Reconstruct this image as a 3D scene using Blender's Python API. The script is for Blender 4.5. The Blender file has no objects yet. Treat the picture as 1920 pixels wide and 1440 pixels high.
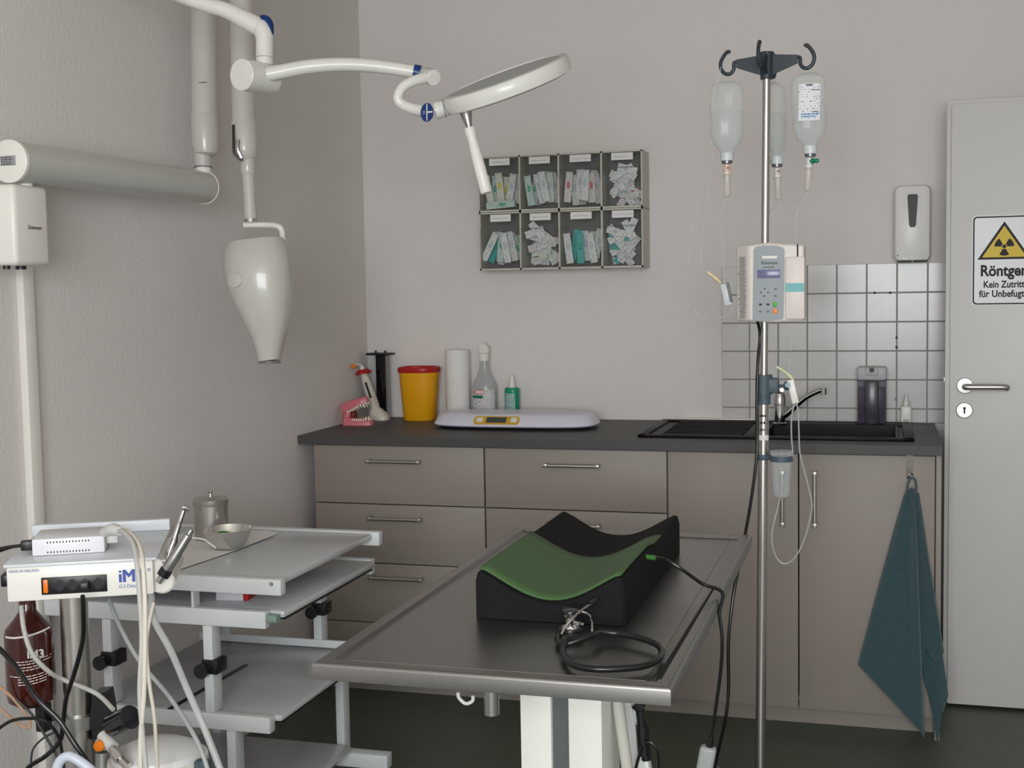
import bpy, bmesh, math, random
from mathutils import Vector, Matrix
random.seed(7)
S = bpy.context.scene
COL = S.collection

# ------------------------------------------------------------------ camera
CAMF, CAMC = 2396.19, Vector((1.99763, -4.75478, 1.41075))
RT = Vector((0.95971396, 0.28039696, -0.01807376))
UP = Vector((-0.00396407, 0.07782955, 0.9969588))
FW = Vector((-0.28095089, 0.95672363, -0.07580562))
cam = bpy.data.cameras.new('camera'); camo = bpy.data.objects.new('camera', cam); COL.objects.link(camo)
cam.sensor_width = 36; cam.lens = CAMF / 1920 * 36; cam.clip_start = .05
m3 = Matrix((RT, UP, -FW)).transposed()
camo.matrix_world = Matrix.Translation(CAMC) @ m3.to_4x4()
S.camera = camo
# ------------------------------------------------------------------ light
S.view_settings.view_transform = 'Standard'; S.view_settings.look = 'None'
S.view_settings.gamma = 1; S.view_settings.use_curve_mapping = False
S.view_settings.exposure = 0.0
W = bpy.data.worlds.new('sky'); S.world = W; W.use_nodes = True
W.node_tree.nodes['Background'].inputs[0].default_value = (.62, .78, 1, 1)
W.node_tree.nodes['Background'].inputs[1].default_value = .6

def area(name, loc, rot, sx, sy, power, colr):
    l = bpy.data.lights.new(name, 'AREA'); l.shape = 'RECTANGLE'; l.size = sx; l.size_y = sy
    l.energy = power; l.color = colr
    o = bpy.data.objects.new(name, l); COL.objects.link(o); o.location = loc; o.rotation_euler = rot
    return o
# daylight entering by the window in the wall behind the camera
area('window_daylight', (2.05, -6.36, 1.65), (math.radians(90), 0, 0), 1.75, 1.3, 137, (.97, .985, 1.0))

# ------------------------------------------------------------------ helpers
def D(x, y, d): return CAMC + d * ((x-960)/CAMF*RT - (y-720)/CAMF*UP + FW)
def PX(i, v, x, y):
    r = (x-960)/CAMF*RT - (y-720)/CAMF*UP + FW
    return CAMC + (v-CAMC[i])/r[i]*r
def X(v, x, y): return PX(0, v, x, y)
def Y(v, x, y): return PX(1, v, x, y)
def Z(v, x, y): return PX(2, v, x, y)
V = Vector
def lin(c):
    return tuple(((v/255)/12.92 if v/255 <= .04045 else ((v/255+.055)/1.055)**2.4) for v in c)+(1,)

MATS = {}
def mat(name, rgb, rough=.5, metal=0, spec=.5, coat=0, bump=None, noise=None, alpha=1, trans=0, ior=1.45, aniso=0, sheen=0):
    """rgb in 0-255 sRGB; bump=(scale xyz, strength, detail); noise=(scale, amount) tints the colour"""
    if name in MATS: return MATS[name]
    m = bpy.data.materials.new(name); m.use_nodes = True; nt = m.node_tree; b = nt.nodes['Principled BSDF']
    b.inputs['Base Color'].default_value = lin(rgb); b.inputs['Roughness'].default_value = rough
    b.inputs['Metallic'].default_value = metal; b.inputs['Specular IOR Level'].default_value = spec
    b.inputs['Coat Weight'].default_value = coat; b.inputs['Alpha'].default_value = alpha
    b.inputs['Transmission Weight'].default_value = trans; b.inputs['IOR'].default_value = ior
    b.inputs['Sheen Weight'].default_value = sheen; b.inputs['Anisotropic'].default_value = aniso
    tc = nt.nodes.new('ShaderNodeTexCoord')
    def nz(sc, det=3):
        mp = nt.nodes.new('ShaderNodeMapping'); mp.inputs['Scale'].default_value = sc if hasattr(sc, '__len__') else (sc,)*3
        nt.links.new(tc.outputs['Object'], mp.inputs[0])
        n = nt.nodes.new('ShaderNodeTexNoise'); n.inputs['Scale'].default_value = 1; n.inputs['Detail'].default_value = det
        nt.links.new(mp.outputs[0], n.inputs['Vector']); return n
    if bump:
        n = nz(bump[0], bump[2] if len(bump) > 2 else 3); bp = nt.nodes.new('ShaderNodeBump')
        bp.inputs['Strength'].default_value = bump[1]; bp.inputs['Distance'].default_value = .004
        nt.links.new(n.outputs[0], bp.inputs['Height']); nt.links.new(bp.outputs[0], b.inputs['Normal'])
    if noise is None: noise = (9, .04)
    n = nz(noise[0]); mx = nt.nodes.new('ShaderNodeMix'); mx.data_type = 'RGBA'
    a = lin(rgb); k = noise[1]
    mx.inputs[6].default_value = tuple(max(0, v*(1-k*1.6)) for v in a[:3])+(1,)
    mx.inputs[7].default_value = tuple(min(1, v*(1+k*1.6)) for v in a[:3])+(1,)
    nt.links.new(n.outputs[0], mx.inputs[0]); nt.links.new(mx.outputs[2], b.inputs['Base Color'])
    MATS[name] = m; return m
def clear(name, rgb, fac, rough=.1, gloss=.5, edge=.55):
    """thin clear plastic: see-through, with some milky body and surface shine"""
    if name in MATS: return MATS[name]
    m = bpy.data.materials.new(name); m.use_nodes = True; nt = m.node_tree; nt.nodes.clear()
    out = nt.nodes.new('ShaderNodeOutputMaterial'); t = nt.nodes.new('ShaderNodeBsdfTransparent')
    t.inputs[0].default_value = (.97, .98, .98, 1)
    b = nt.nodes.new('ShaderNodeBsdfPrincipled'); b.inputs['Base Color'].default_value = lin(rgb)
    b.inputs['Roughness'].default_value = rough; b.inputs['Specular IOR Level'].default_value = gloss
    fr = nt.nodes.new('ShaderNodeLayerWeight'); fr.inputs[0].default_value = .35
    ma = nt.nodes.new('ShaderNodeMath'); ma.operation = 'MULTIPLY_ADD'; ma.use_clamp = True
    nt.links.new(fr.outputs['Facing'], ma.inputs[0]); ma.inputs[1].default_value = edge; ma.inputs[2].default_value = fac
    mx = nt.nodes.new('ShaderNodeMixShader'); nt.links.new(ma.outputs[0], mx.inputs[0])
    nt.links.new(t.outputs[0], mx.inputs[1]); nt.links.new(b.outputs[0], mx.inputs[2]); nt.links.new(mx.outputs[0], out.inputs[0])
    MATS[name] = m; return m
def printed(name, paper, ink, sx=60, sy=240, amt=.5):
    """paper with rows of small illegible print, in the object's own coordinates"""
    if name in MATS: return MATS[name]
    m = mat(name, paper, .55); nt = m.node_tree; b = nt.nodes['Principled BSDF']
    tc = nt.nodes.new('ShaderNodeTexCoord'); sep = nt.nodes.new('ShaderNodeSeparateXYZ'); nt.links.new(tc.outputs['Object'], sep.inputs[0])
    w = nt.nodes.new('ShaderNodeMath'); w.operation = 'SINE'; s = nt.nodes.new('ShaderNodeMath'); s.operation = 'MULTIPLY'; s.inputs[1].default_value = sy*6.28
    nt.links.new(sep.outputs[2], s.inputs[0]); nt.links.new(s.outputs[0], w.inputs[0])
    mp = nt.nodes.new('ShaderNodeMapping'); mp.inputs['Scale'].default_value = (sx*6, sx*6, sy*1.2); nt.links.new(tc.outputs['Object'], mp.inputs[0])
    n = nt.nodes.new('ShaderNodeTexNoise'); n.inputs['Scale'].default_value = 1; nt.links.new(mp.outputs[0], n.inputs['Vector'])
    g1 = nt.nodes.new('ShaderNodeMath'); g1.operation = 'GREATER_THAN'; g1.inputs[1].default_value = .1; nt.links.new(w.outputs[0], g1.inputs[0])
    g2 = nt.nodes.new('ShaderNodeMath'); g2.operation = 'GREATER_THAN'; g2.inputs[1].default_value = 1-amt; nt.links.new(n.outputs[0], g2.inputs[0])
    mu = nt.nodes.new('ShaderNodeMath'); mu.operation = 'MULTIPLY'; nt.links.new(g1.outputs[0], mu.inputs[0]); nt.links.new(g2.outputs[0], mu.inputs[1])
    mx = nt.nodes.new('ShaderNodeMix'); mx.data_type = 'RGBA'; mx.inputs[6].default_value = lin(paper); mx.inputs[7].default_value = lin(ink)
    nt.links.new(mu.outputs[0], mx.inputs[0]); nt.links.new(mx.outputs[2], b.inputs['Base Color'])
    return m

class MB:
    """collects shapes in world coordinates; build() links them as ONE mesh"""
    def __init__(s, M=None): s.v = []; s.f = []; s.m = []; s.M = M or Matrix(); s.mi = 0
    def add(s, vs, fs, M=None):
        n = len(s.v); T = s.M @ M if M else s.M
        s.v += [T @ V(p) for p in vs]; s.f += [[i+n for i in f] for f in fs]; s.m += [s.mi]*len(fs); return s
    def bm(s, bm, M=None):
        bm.verts.ensure_lookup_table(); bm.verts.index_update()
        s.add([v.co.copy() for v in bm.verts], [[v.index for v in f.verts] for f in bm.faces], M); bm.free(); return s
    def box(s, a, b, bev=0, M=None, seg=2):
        a, b = V(a), V(b); bm = bmesh.new(); bmesh.ops.create_cube(bm, size=1)
        d = b-a; c = (a+b)/2
        for v in bm.verts: v.co = V((v.co.x*abs(d.x), v.co.y*abs(d.y), v.co.z*abs(d.z)))+c
        if bev: bmesh.ops.bevel(bm, geom=bm.edges[:], offset=min(bev, min(map(abs, d))*.49), segments=seg, profile=.5, affect='EDGES')
        return s.bm(bm, M)
    def cyl(s, p, q, r, r2=None, n=24, caps=True):
        p, q = V(p), V(q); r2 = r if r2 is None else r2
        z = (q-p).normalized(); x = z.orthogonal().normalized(); y = z.cross(x)
        vs = []; fs = []
        for c, rr in ((p, r), (q, r2)):
            vs += [c+rr*(math.cos(2*math.pi*i/n)*x+math.sin(2*math.pi*i/n)*y) for i in range(n)]
        fs = [[i, (i+1) % n, n+(i+1) % n, n+i] for i in range(n)]
        if caps: fs += [list(range(n))[::-1], list(range(n, 2*n))]
        return s.add(vs, fs)
    def lathe(s, prof, c=(0, 0, 0), n=32, ax=(0, 0, 1), sx=1, sy=1, xd=None, power=None):
        """prof [(radius, height)], revolved about ax through c; sx/sy squash; power -> superellipse"""
        z = V(ax).normalized(); x = (V(xd)-V(xd).dot(z)*z).normalized() if xd else z.orthogonal().normalized()
        if abs(z.z) > .99 and not xd: x = V((1, 0, 0))
        y = z.cross(x); c = V(c); vs = []; fs = []; k = len(prof)
        def se(t):
            a, b = math.cos(t), math.sin(t)
            if not power: return a, b
            e = 2/power; return math.copysign(abs(a)**e, a), math.copysign(abs(b)**e, b)
        for r, h in prof:
            for i in range(n):
                a, b = se(2*math.pi*i/n); vs.append(c+h*z+max(r, 1e-5)*(a*sx*x+b*sy*y))
        for j in range(k-1):
            for i in range(n):
                fs.append([j*n+i, j*n+(i+1) % n, (j+1)*n+(i+1) % n, (j+1)*n+i])
        if prof[0][0] > 1e-4: fs.append(list(range(n))[::-1])
        if prof[-1][0] > 1e-4: fs.append(list(range((k-1)*n, k*n)))
        return s.add(vs, fs)
    def loft(s, rings, caps=True):
        n = len(rings[0]); vs = [p for r in rings for p in r]; fs = []
        for j in range(len(rings)-1):
            for i in range(n): fs.append([j*n+i, j*n+(i+1) % n, (j+1)*n+(i+1) % n, (j+1)*n+i])
        if caps: fs += [list(range(n))[::-1], list(range((len(rings)-1)*n, len(rings)*n))]
        return s.add(vs, fs)
    def tube(s, pts, r, n=12, smooth=8, closed=False, rs=None):
        pts = [V(p) for p in pts]
        if smooth and len(pts) > 2:
            P = []; m = len(pts); RR = []
            rng = range(m if closed else m-1)
            for i in rng:
                g = lambda k: pts[k % m] if closed else pts[max(0, min(m-1, k))]
                a, b, c, d = g(i-1), g(i), g(i+1), g(i+2)
                for j in range(smooth):
                    t = j/smooth; P.append(.5*((2*b)+(-a+c)*t+(2*a-5*b+4*c-d)*t*t+(-a+3*b-3*c+d)*t**3))
                    if rs: RR.append(rs[i]+(rs[min(i+1, m-1)]-rs[i])*t)
            if not closed:
                P.append(pts[-1])
                if rs: RR.append(rs[-1])
            pts = P; rs = RR if rs else None
        N = len(pts); rings = []; t0 = (pts[1]-pts[0]).normalized(); x = t0.orthogonal().normalized()
        for i in range(N):
            t = (pts[(i+1) % N if closed else min(i+1, N-1)]-pts[(i-1) if (closed or i) else 0])
            t = t.normalized() if t.length > 1e-9 else t0
            x = (x-x.dot(t)*t); x = x.normalized() if x.length > 1e-6 else t.orthogonal().normalized()
            y = t.cross(x); rr = rs[i] if rs else r
            rings.append([pts[i]+rr*(math.cos(2*math.pi*k/n)*x+math.sin(2*math.pi*k/n)*y) for k in range(n)])
        if closed: rings.append(rings[0]); return s.loft(rings, False)
        return s.loft(rings)
    def ball(s, c, r, sc=(1, 1, 1), n=20):
        bm = bmesh.new(); bmesh.ops.create_uvsphere(bm, u_segments=n, v_segments=n*2//3, radius=r)
        return s.bm(bm, Matrix.Translation(V(c)) @ Matrix.Diagonal((*sc, 1)))
    def prism(s, poly, d):
        """closed polygon (list of world points) extruded by vector d"""
        n = len(poly); d = V(d); vs = [V(p) for p in poly]+[V(p)+d for p in poly]
        return s.add(vs, [list(range(n))[::-1], list(range(n, 2*n))]+[[i, (i+1) % n, n+(i+1) % n, n+i] for i in range(n)])
    def build(s, name, m, parent=None, kind=None, label=None, cat=None, group=None, bev=0, ang=35, sub=0, solid=0, origin=None):
        ms = m if isinstance(m, (list, tuple)) else [m]
        lo = V([min(p[i] for p in s.v) for i in range(3)]); hi = V([max(p[i] for p in s.v) for i in range(3)])
        c = V(((lo.x+hi.x)/2, (lo.y+hi.y)/2, lo.z if not parent else (lo.z+hi.z)/2))
        if origin is not None: c = V(origin)
        me = bpy.data.meshes.new(name); me.from_pydata([p-c for p in s.v], [], s.f)
        for q in ms: me.materials.append(q)
        for p, k in zip(me.polygons, s.m): p.material_index = k
        bm = bmesh.new(); bm.from_mesh(me); bmesh.ops.recalc_face_normals(bm, faces=bm.faces); bm.to_mesh(me); bm.free()
        for p in me.polygons: p.use_smooth = True
        me.set_sharp_from_angle(angle=math.radians(ang))
        o = bpy.data.objects.new(name, me); COL.objects.link(o)
        if parent:
            o.parent = parent; o.location = c-V(parent['_w'])
        else: o.location = c
        o['_w'] = tuple(c)
        if bev:
            b = o.modifiers.new('bevel', 'BEVEL'); b.width = bev; b.segments = 2; b.limit_method = 'ANGLE'; b.angle_limit = math.radians(40)
        if solid:
            b = o.modifiers.new('solid', 'SOLIDIFY'); b.thickness = solid; b.offset = 0
        if sub:
            b = o.modifiers.new('sub', 'SUBSURF'); b.levels = sub; b.render_levels = sub
        tag(o, kind, label, cat, group); return o
def tag(o, kind=None, label=None, cat=None, group=None):
    if kind: o['kind'] = kind
    if label: o['label'] = label
    if cat: o['category'] = cat
    if group: o['group'] = group
    return o
def thing(name, loc, label, cat, group=None, kind=None):
    o = bpy.data.objects.new(name, None); COL.objects.link(o); o.location = loc; o.empty_display_size = .05
    o['_w'] = tuple(loc); return tag(o, kind, label, cat, group)
def text(name, body, m, parent, pos, right, up, size, sx=1, bold=0, align='CENTER', depth=.0004, shear=0):
    cu = bpy.data.curves.new(name, 'FONT'); cu.body = body; cu.size = 1; cu.align_x = align; cu.align_y = 'CENTER'
    cu.offset = bold; cu.extrude = .0; cu.shear = shear; cu.resolution_u = 3
    t = bpy.data.objects.new('tmp', cu); me = bpy.data.meshes.new_from_object(t); bpy.data.objects.remove(t); bpy.data.curves.remove(cu)
    r = V(right).normalized(); u = V(up).normalized(); n = r.cross(u)
    pos = V(pos); mb = MB()
    vs = [pos+(v.co.x*size*sx)*r+(v.co.y*size)*u+n*depth for v in me.vertices]
    mb.add(vs, [list(p.vertices) for p in me.polygons]); bpy.data.meshes.remove(me)
    return mb.build(name, m, parent)
def strokes(mb, pos, right, up, w, rows, pitch, h, fill=.75, n=6):
    """small dashes standing for print too fine to read"""
    r = V(right).normalized(); u = V(up).normalized(); nn = r.cross(u)
    for k in range(rows):
        x = 0
        while x < w*(fill+random.uniform(-.15, .15)):
            l = w/n*random.uniform(.4, 1.0); p = V(pos)+x*r-k*pitch*u+nn*.0004
            mb.add([p, p+l*r, p+l*r+h*u, p+h*u], [[0, 1, 2, 3]]); x += l+w/n*.25
    return mb
def dup(root, loc, label=None, group=None, rz=None):
    r = root.copy(); COL.objects.link(r); r.location = loc
    if rz is not None: r.rotation_euler.z = rz
    if label: r['label'] = label
    if group: r['group'] = group
    for ch in list(root.children):
        c = ch.copy(); COL.objects.link(c); c.parent = r
        for g in ch.children:
            d = g.copy(); COL.objects.link(d); d.parent = c
    return r

# ------------------------------------------------------------------ materials
WHITEWALL = mat('wall_paint', (226, 220, 217), .85, bump=((150, 150, 90), .35, 3), noise=(2, .015))
LEFTWALL = mat('wall_paint_left', (226, 220, 217), .85, bump=((150, 170, 75), .35, 3), noise=(2, .015))
FLOORM = mat('green_vinyl_floor', (84, 92, 80), .45, noise=(35, .14))
CEIL = mat('ceiling_paint', (236, 229, 218), .9)
WHITEP = mat('white_plastic', (232, 229, 222), .35)
ENAMEL = mat('white_enamel', (222, 220, 214), .3, coat=.15)
XARM = mat('xray_arm_white', (194, 193, 188), .3, coat=.15)
GLOSSW = mat('glossy_white_shell', (196, 193, 187), .27, coat=.25)
DOORM = mat('door_lacquer', (216, 213, 211), .42, noise=(1.5, .01))
CABM = mat('beige_laminate', (150, 141, 133), .5, noise=((1.5, 1.5, 90), .035), bump=((4, 4, 240), .05))
CARC = mat('carcass_side', (150, 142, 133), .6)
DARKTOP = mat('charcoal_laminate', (74, 72, 72), .5, noise=(45, .12), bump=((90, 90, 90), .08))
STEEL = mat('brushed_steel', (196, 193, 189), .32, 1, noise=((3, 120, 3), .05))
TABSTEEL = mat('table_steel', (150, 148, 146), .33, 1, noise=((120, 3, 3), .04))
CHROME = mat('chrome', (205, 205, 205), .08, 1)
ALU = mat('aluminium', (175, 175, 173), .38, 1)
BLACKP = mat('black_plastic', (24, 24, 26), .35)
BLACKR = mat('black_rubber', (22, 22, 25), .28)
BLACKC = mat('black_composite_sink', (11, 11, 11), .45, spec=.25)
DARKGAP = mat('dark_gap', (20, 19, 18), .9)
GREYP = mat('light_grey_plastic', (205, 203, 200), .4)
GREYH = mat('grey_hose', (186, 184, 180), .4)
BLUEP = mat('royal_blue_plastic', (15, 50, 108), .3)
SLATE = mat('slate_blue_plastic', (74, 88, 98), .5)
DSLATE = mat('dark_slate_plastic', (46, 54, 64), .45)
FOAM = mat('black_foam_cover', (27, 26, 28), .85, bump=((220, 220, 220), .4), noise=(120, .15), spec=.2)
GREENM = mat('green_silicone_mat', (68, 98, 58), .55, noise=(18, .03))
TEAL = mat('teal_terry', (56, 84, 90), .95, bump=((260, 260, 260), .9), noise=(70, .12), sheen=.4)
TILE = mat('white_tile', (203, 199, 197), .22, noise=(22, .04))
GROUT = mat('grey_grout', (150, 147, 144), .9)
YELLOW = mat('sharps_yellow', (236, 168, 16), .4)
RED = mat('sharps_red', (175, 22, 26), .35)
PAPER = mat('white_paper', (235, 233, 230), .8)
PINK = mat('pink_gum_resin', (208, 112, 122), .35)
DRED = mat('dark_red_gum', (110, 26, 30), .4)
TOOTH = mat('ivory_teeth', (232, 222, 196), .25)
CLEARP = clear('clear_plastic', (225, 230, 230), .10)
CLEARB = clear('clear_bottle_plastic', (232, 236, 236), .12, .12, .5, .4)
CLEART = clear('clear_tubing', (215, 218, 218), .30, .2)
SMOKE = clear('smoky_bin_plastic', (190, 190, 188), .03, .08, .6, .2)
BROWN = mat('amber_bottle', (62, 14, 10), .12, coat=.5)
ORANGE = mat('orange_plastic', (240, 130, 20), .35)
INK = mat('black_print', (28, 28, 30), .6)
INKG = mat('grey_print', (120, 122, 125), .6)
INKB = mat('blue_print', (66, 84, 165), .5)
INKW = mat('white_print', (220, 216, 212), .6)
INKR = mat('red_print', (190, 40, 45), .5)
GREENL = mat('green_print', (20, 120, 80), .5)

# ================================================================== SETTING
ZF = -.03; XR = 3.1; YB = -6.3; ZC = 2.62
def struct(name, mb, m, **k): return mb.build(name, m, kind='structure', **k)
struct('floor', MB().box((-.1, YB-.1, ZF-.1), (XR+.1, .1, ZF)), FLOORM)
struct('ceiling', MB().box((-.1, YB-.1, ZC), (XR+.1, .1, ZC+.1)), CEIL)
struct('wall_back', MB().box((-.1, 0, ZF), (XR+.1, .1, ZC)), WHITEWALL)
struct('wall_left', MB().box((-.1, YB-.1, ZF), (0, 0, ZC)), LEFTWALL)
struct('wall_right', MB().box((XR, YB-.1, ZF), (XR+.1, 0, ZC)), WHITEWALL)
wx0, wx1, wz0, wz1 = 1.1, 3.0, .95, 2.34
wf = MB(); wf.box((0, YB-.1, ZF), (XR, YB, wz0)); wf.box((0, YB-.1, wz1), (XR, YB, ZC))
wf.box((0, YB-.1, wz0), (wx0, YB, wz1)); wf.box((wx1, YB-.1, wz0), (XR, YB, wz1)); struct('wall_front', wf, WHITEWALL)
wn = MB()
for a, b in (((wx0, wz0), (wx1, wz0+.06)), ((wx0, wz1-.06), (wx1, wz1)), ((wx0, wz0), (wx0+.06, wz1)), ((wx1-.06, wz0), (wx1, wz1)), ((2.02, wz0), (2.08, wz1))):
    wn.box((a[0], YB-.05, a[1]), (b[0], YB, b[1]), .004)
wo = struct('window_1', wn, WHITEP)
MB().box((wx0+.06, YB-.03, wz0+.06), (wx1-.06, YB-.026, wz1-.06)).build('window_pane', clear('window_glass', (240, 245, 248), .02), wo)

# tiled splashback
tb = MB(); tx = [1.415]+[1.5153+.10363*k for k in range(9)]; tz = [.901]+[.9513+.10363*k for k in range(6)]
tb.mi = 1; tb.box((tx[0], -.005, .9005), (tx[-1], -.0002, tz[-1]))
tb.mi = 0; g = .0018
for i in range(len(tx)-1):
    for j in range(len(tz)-1):
        tb.box((tx[i]+(g if i else 0), -.0085, tz[j]+g), (tx[i+1]-g, -.004, tz[j+1]-(g if j < len(tz)-2 else 0)), .0015, seg=1)
tb.mi = 2
for q in ((1640, 549), (1669, 549), (1681, 633), (1681, 651)):
    c = Y(-.0086, *q); tb.cyl(c, c+V((0, -.002, 0)), .0045, n=10)
tb.mi = 1; c = Y(-.0086, 1680, 748); tb.cyl(c, c+V((0, -.004, 0)), .006, n=10)
struct('trim_1', tb, [TILE, GROUT, INK, STEEL], ang=20)
# white sealing strip between worktop and wall
a, b = Y(-.01, 1287, 785), Y(-.01, 1420, 785)
struct('trim_2', MB().box((a.x, -.03, .9005), (b.x, -.0005, .912), .002), WHITEP)

# open door leaf parallel to the back wall
dy = -.2835; dl = 2.1853; dr = 3.08
dm = MB(); dm.box((dl, dy, ZF+.012), (dr, dy+.026, 1.992), .002); dm.box((dl+.014, dy-.016, ZF+.012), (dr, dy, 1.978), .0025)
door = struct('door_1', dm, DOORM)
yf = dy-.016
h = MB(); c = Y(yf, 1809, 723); h.lathe([(.0262, 0), (.0262, .006), (.024, .0085), (.012, .009)], c, 32, (0, -1, 0))
hl = [c+V((0, -.005, 0)), c+V((0, -.05, 0)), c+V((.012, -.06, 0)), c+V((.11, -.06, 0)), c+V((.128, -.055, -.004))]
h.tube(hl, .0105, 14, 5); h.build('door_handle', STEEL, door)
k = MB(); c = Y(yf, 1808, 769); k.lathe([(.0262, 0), (.0262, .006), (.024, .008), (.001, .0082)], c, 32, (0, -1, 0)); k.mi = 1
k.cyl(c+V((0, -.008, .007)), c+V((0, -.0092, .007)), .0045, n=12); k.box(c+V((-.0025, -.0092, -.011)), c+V((.0025, -.008, .006)))
k.build('lock_plate', [STEEL, INK], door)
MB().box((dl-.0035, dy+.004, 1.062), (dl, dy+.02, 1.085), .001).build('latch', STEEL, door)

# cable trunking on the left wall
a = X(.0, 38, 500); MB().box((0, a.y-.021, ZF), (.022, a.y+.021, 1.5), .003).build('cable_trunking', WHITEP,
    label='white square cable trunking running down the left wall below the wall box', cat='cable trunking')

# ================================================================== SIGN on the door
c0 = Y(yf, 1823, 405); c1 = Y(yf, 1823, 573); sx0 = c0.x; sw = 2*(Y(yf, 1883, 450).x-sx0); sz1 = c0.z; sz0 = c1.z
def rrect(x0, x1, z0, z1, r, y, n=6):
    P = []
    for cx, cz, a0 in ((x1-r, z1-r, 0), (x0+r, z1-r, 90), (x0+r, z0+r, 180), (x1-r, z0+r, 270)):
        for i in range(n+1):
            t = math.radians(a0+90*i/n); P.append(V((cx+r*math.cos(t), y, cz+r*math.sin(t))))
    return P
sg = thing('warning_sign', (sx0+sw/2, yf, sz0), 'white metal radiation warning sign with yellow triangle and German text on the door', 'sign')
MB().prism(rrect(sx0, sx0+sw, sz0, sz1, .014, yf-.0005), (0, -.002, 0)).build('sign_plate', mat('sign_white', (232, 232, 236), .35), sg)
o_, i_ = rrect(sx0+.003, sx0+sw-.003, sz0+.003, sz1-.003, .012, yf-.0028), rrect(sx0+.0075, sx0+sw-.0075, sz0+.0075, sz1-.0075, .009, yf-.0028)
n = len(o_); MB().add(o_+i_, [[j, (j+1) % n, n+(j+1) % n, n+j] for j in range(n)]).build('border', INK, sg)
cx = sx0+sw/2; zt = Y(yf, 1883, 415).z; zb = Y(yf, 1883, 486).z; tw = .0905*.93
def tri(s, y):
    hz = zt-zb; g_ = zb+hz/3; P = []
    for x, z in ((cx, zt), (cx-tw*.97, zb), (cx+tw*.97, zb)): P.append(V((cx+(x-cx)*s, y, g_+(z-g_)*s)))
    return P
MB().add(tri(1, yf-.0029), [[0, 1, 2]]).build('triangle_border', INK, sg)
MB().add(tri(.83, yf-.0032), [[0, 1, 2]]).build('yellow_triangle', mat('sign_yellow', (222, 190, 40), .45), sg)
tf = MB(); tc_ = V((cx, yf-.0036, Y(yf, 1883, 462).z)); R1, R2 = .0085, .0300
for a0 in (0, 120, 240):
    P = []
    for t in range(7): a = math.radians(a0+t*10); P.append(tc_+R2*V((math.cos(a), 0, math.sin(a))))
    for t in range(6, -1, -1): a = math.radians(a0+t*10); P.append(tc_+R1*V((math.cos(a), 0, math.sin(a))))
    tf.add(P, [[t, t+1, 12-t, 13-t] for t in range(6)])
tf.add([tc_+.0062*V((math.cos(t*.4189), 0, math.sin(t*.4189))) for t in range(15)], [list(range(15))])
tf.build('radiation_trefoil', INK, sg)
for body, py, sz, s_, bo in (('Röntgen', 508, .050, .86, .03), ('Kein Zutritt', 533.5, .031, .83, .025), ('für Unbefugte', 551, .031, .87, .025)):
    p = Y(yf-.003, 1883, py); text('lettering', body, INK, sg, (cx, yf-.003, p.z), (1, 0, 0), (0, 0, 1), sz, s_, bo)

# ================================================================== KITCHEN RUN
CT = .9; CF = -.6587; FY = -.64
wt = MB(); bx0, bx1, by0, by1 = 1.60, 2.04, -.50, -.13
for a, b in (((.0015, CF, .87), (bx0, -.0015, CT)), ((bx1, CF, .87), (2.1633, -.0015, CT)), ((bx0, CF, .87), (bx1, by0, CT)), ((bx0, by1, .87), (bx1, -.0015, CT))): wt.box(a, b)
wt.build('worktop', DARKTOP, label='long charcoal laminate worktop along the back wall carrying the sink and scale', cat='worktop')
def carcass(mb, x0, x1):
    t = .016
    mb.box((x0, FY+.02, .06), (x0+t, -.01, .868)); mb.box((x1-t, FY+.02, .06), (x1, -.01, .868))
    mb.box((x0+t, FY+.02, .06), (x1-t, -.01, .06+t)); mb.box((x0+t, -.018, .06+t), (x1-t, -.01, .868)); return mb
def bar_handle(p, q, par):
    p, q = V(p), V(q); d = (q-p).normalized(); h = MB(); off = V((0, -.03, 0))
    h.cyl(p+off-d*.004, q+off+d*.004, .0062, n=16)
    for e in (p+d*.004, q-d*.004): h.box(e+V((-.006, -.036, -.006)), e+V((.006, 0, .006)), .001)
    return h.build('handle', STEEL, par)
zs = [.868, .661, .451, .238, .04]
for (x0, x1, hx0, hx1, lab) in ((.053, .684, .265, .457, 'beige four-drawer base unit left of the other, beside the left wall'), (.688, 1.311, .903, 1.088, 'beige four-drawer base unit in the middle, beside the sink cupboard')):
    t = thing('drawer_unit', ((x0+x1)/2, -.3, ZF), lab, 'cabinet', 'drawer units under the worktop')
    carcass(MB(), x0, x1).build('carcass', CARC, t)
    for j in range(4):
        d = MB().box((x0+.001, FY, zs[j+1]+.0018), (x1-.001, FY+.018, zs[j]-.0018), .001).build('drawer', CABM, t)
        zz = zs[j]-.053 if j == 0 else zs[j]-.047
        bar_handle((hx0, FY, zz), (hx1, FY, zz), d)
t = thing('sink_cupboard', (1.73, -.3, ZF), 'beige two-door cupboard under the sink with vertical bar handles', 'cabinet')
carcass(MB(), 1.315, 2.145).build('carcass', CARC, t)
for x0, x1, hx in ((1.315, 1.730, 1.683), (1.734, 2.143, 1.783)):
    d = MB().box((x0, FY, .042), (x1, FY+.018, .866), .001).build('door', CABM, t)
    bar_handle((hx, FY, .640), (hx, FY, .812), d)
MB().box((2.1465, FY-.002, ZF), (2.163, -.01, .869), .001).build('end_panel', CABM, label='narrow beige end panel closing the right end of the cabinet run', cat='panel')
MB().box((.053, -.565, ZF), (2.146, -.55, .0395)).build('plinth', CARC, label='beige plinth strip along the floor under the cabinets', cat='plinth')

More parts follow.
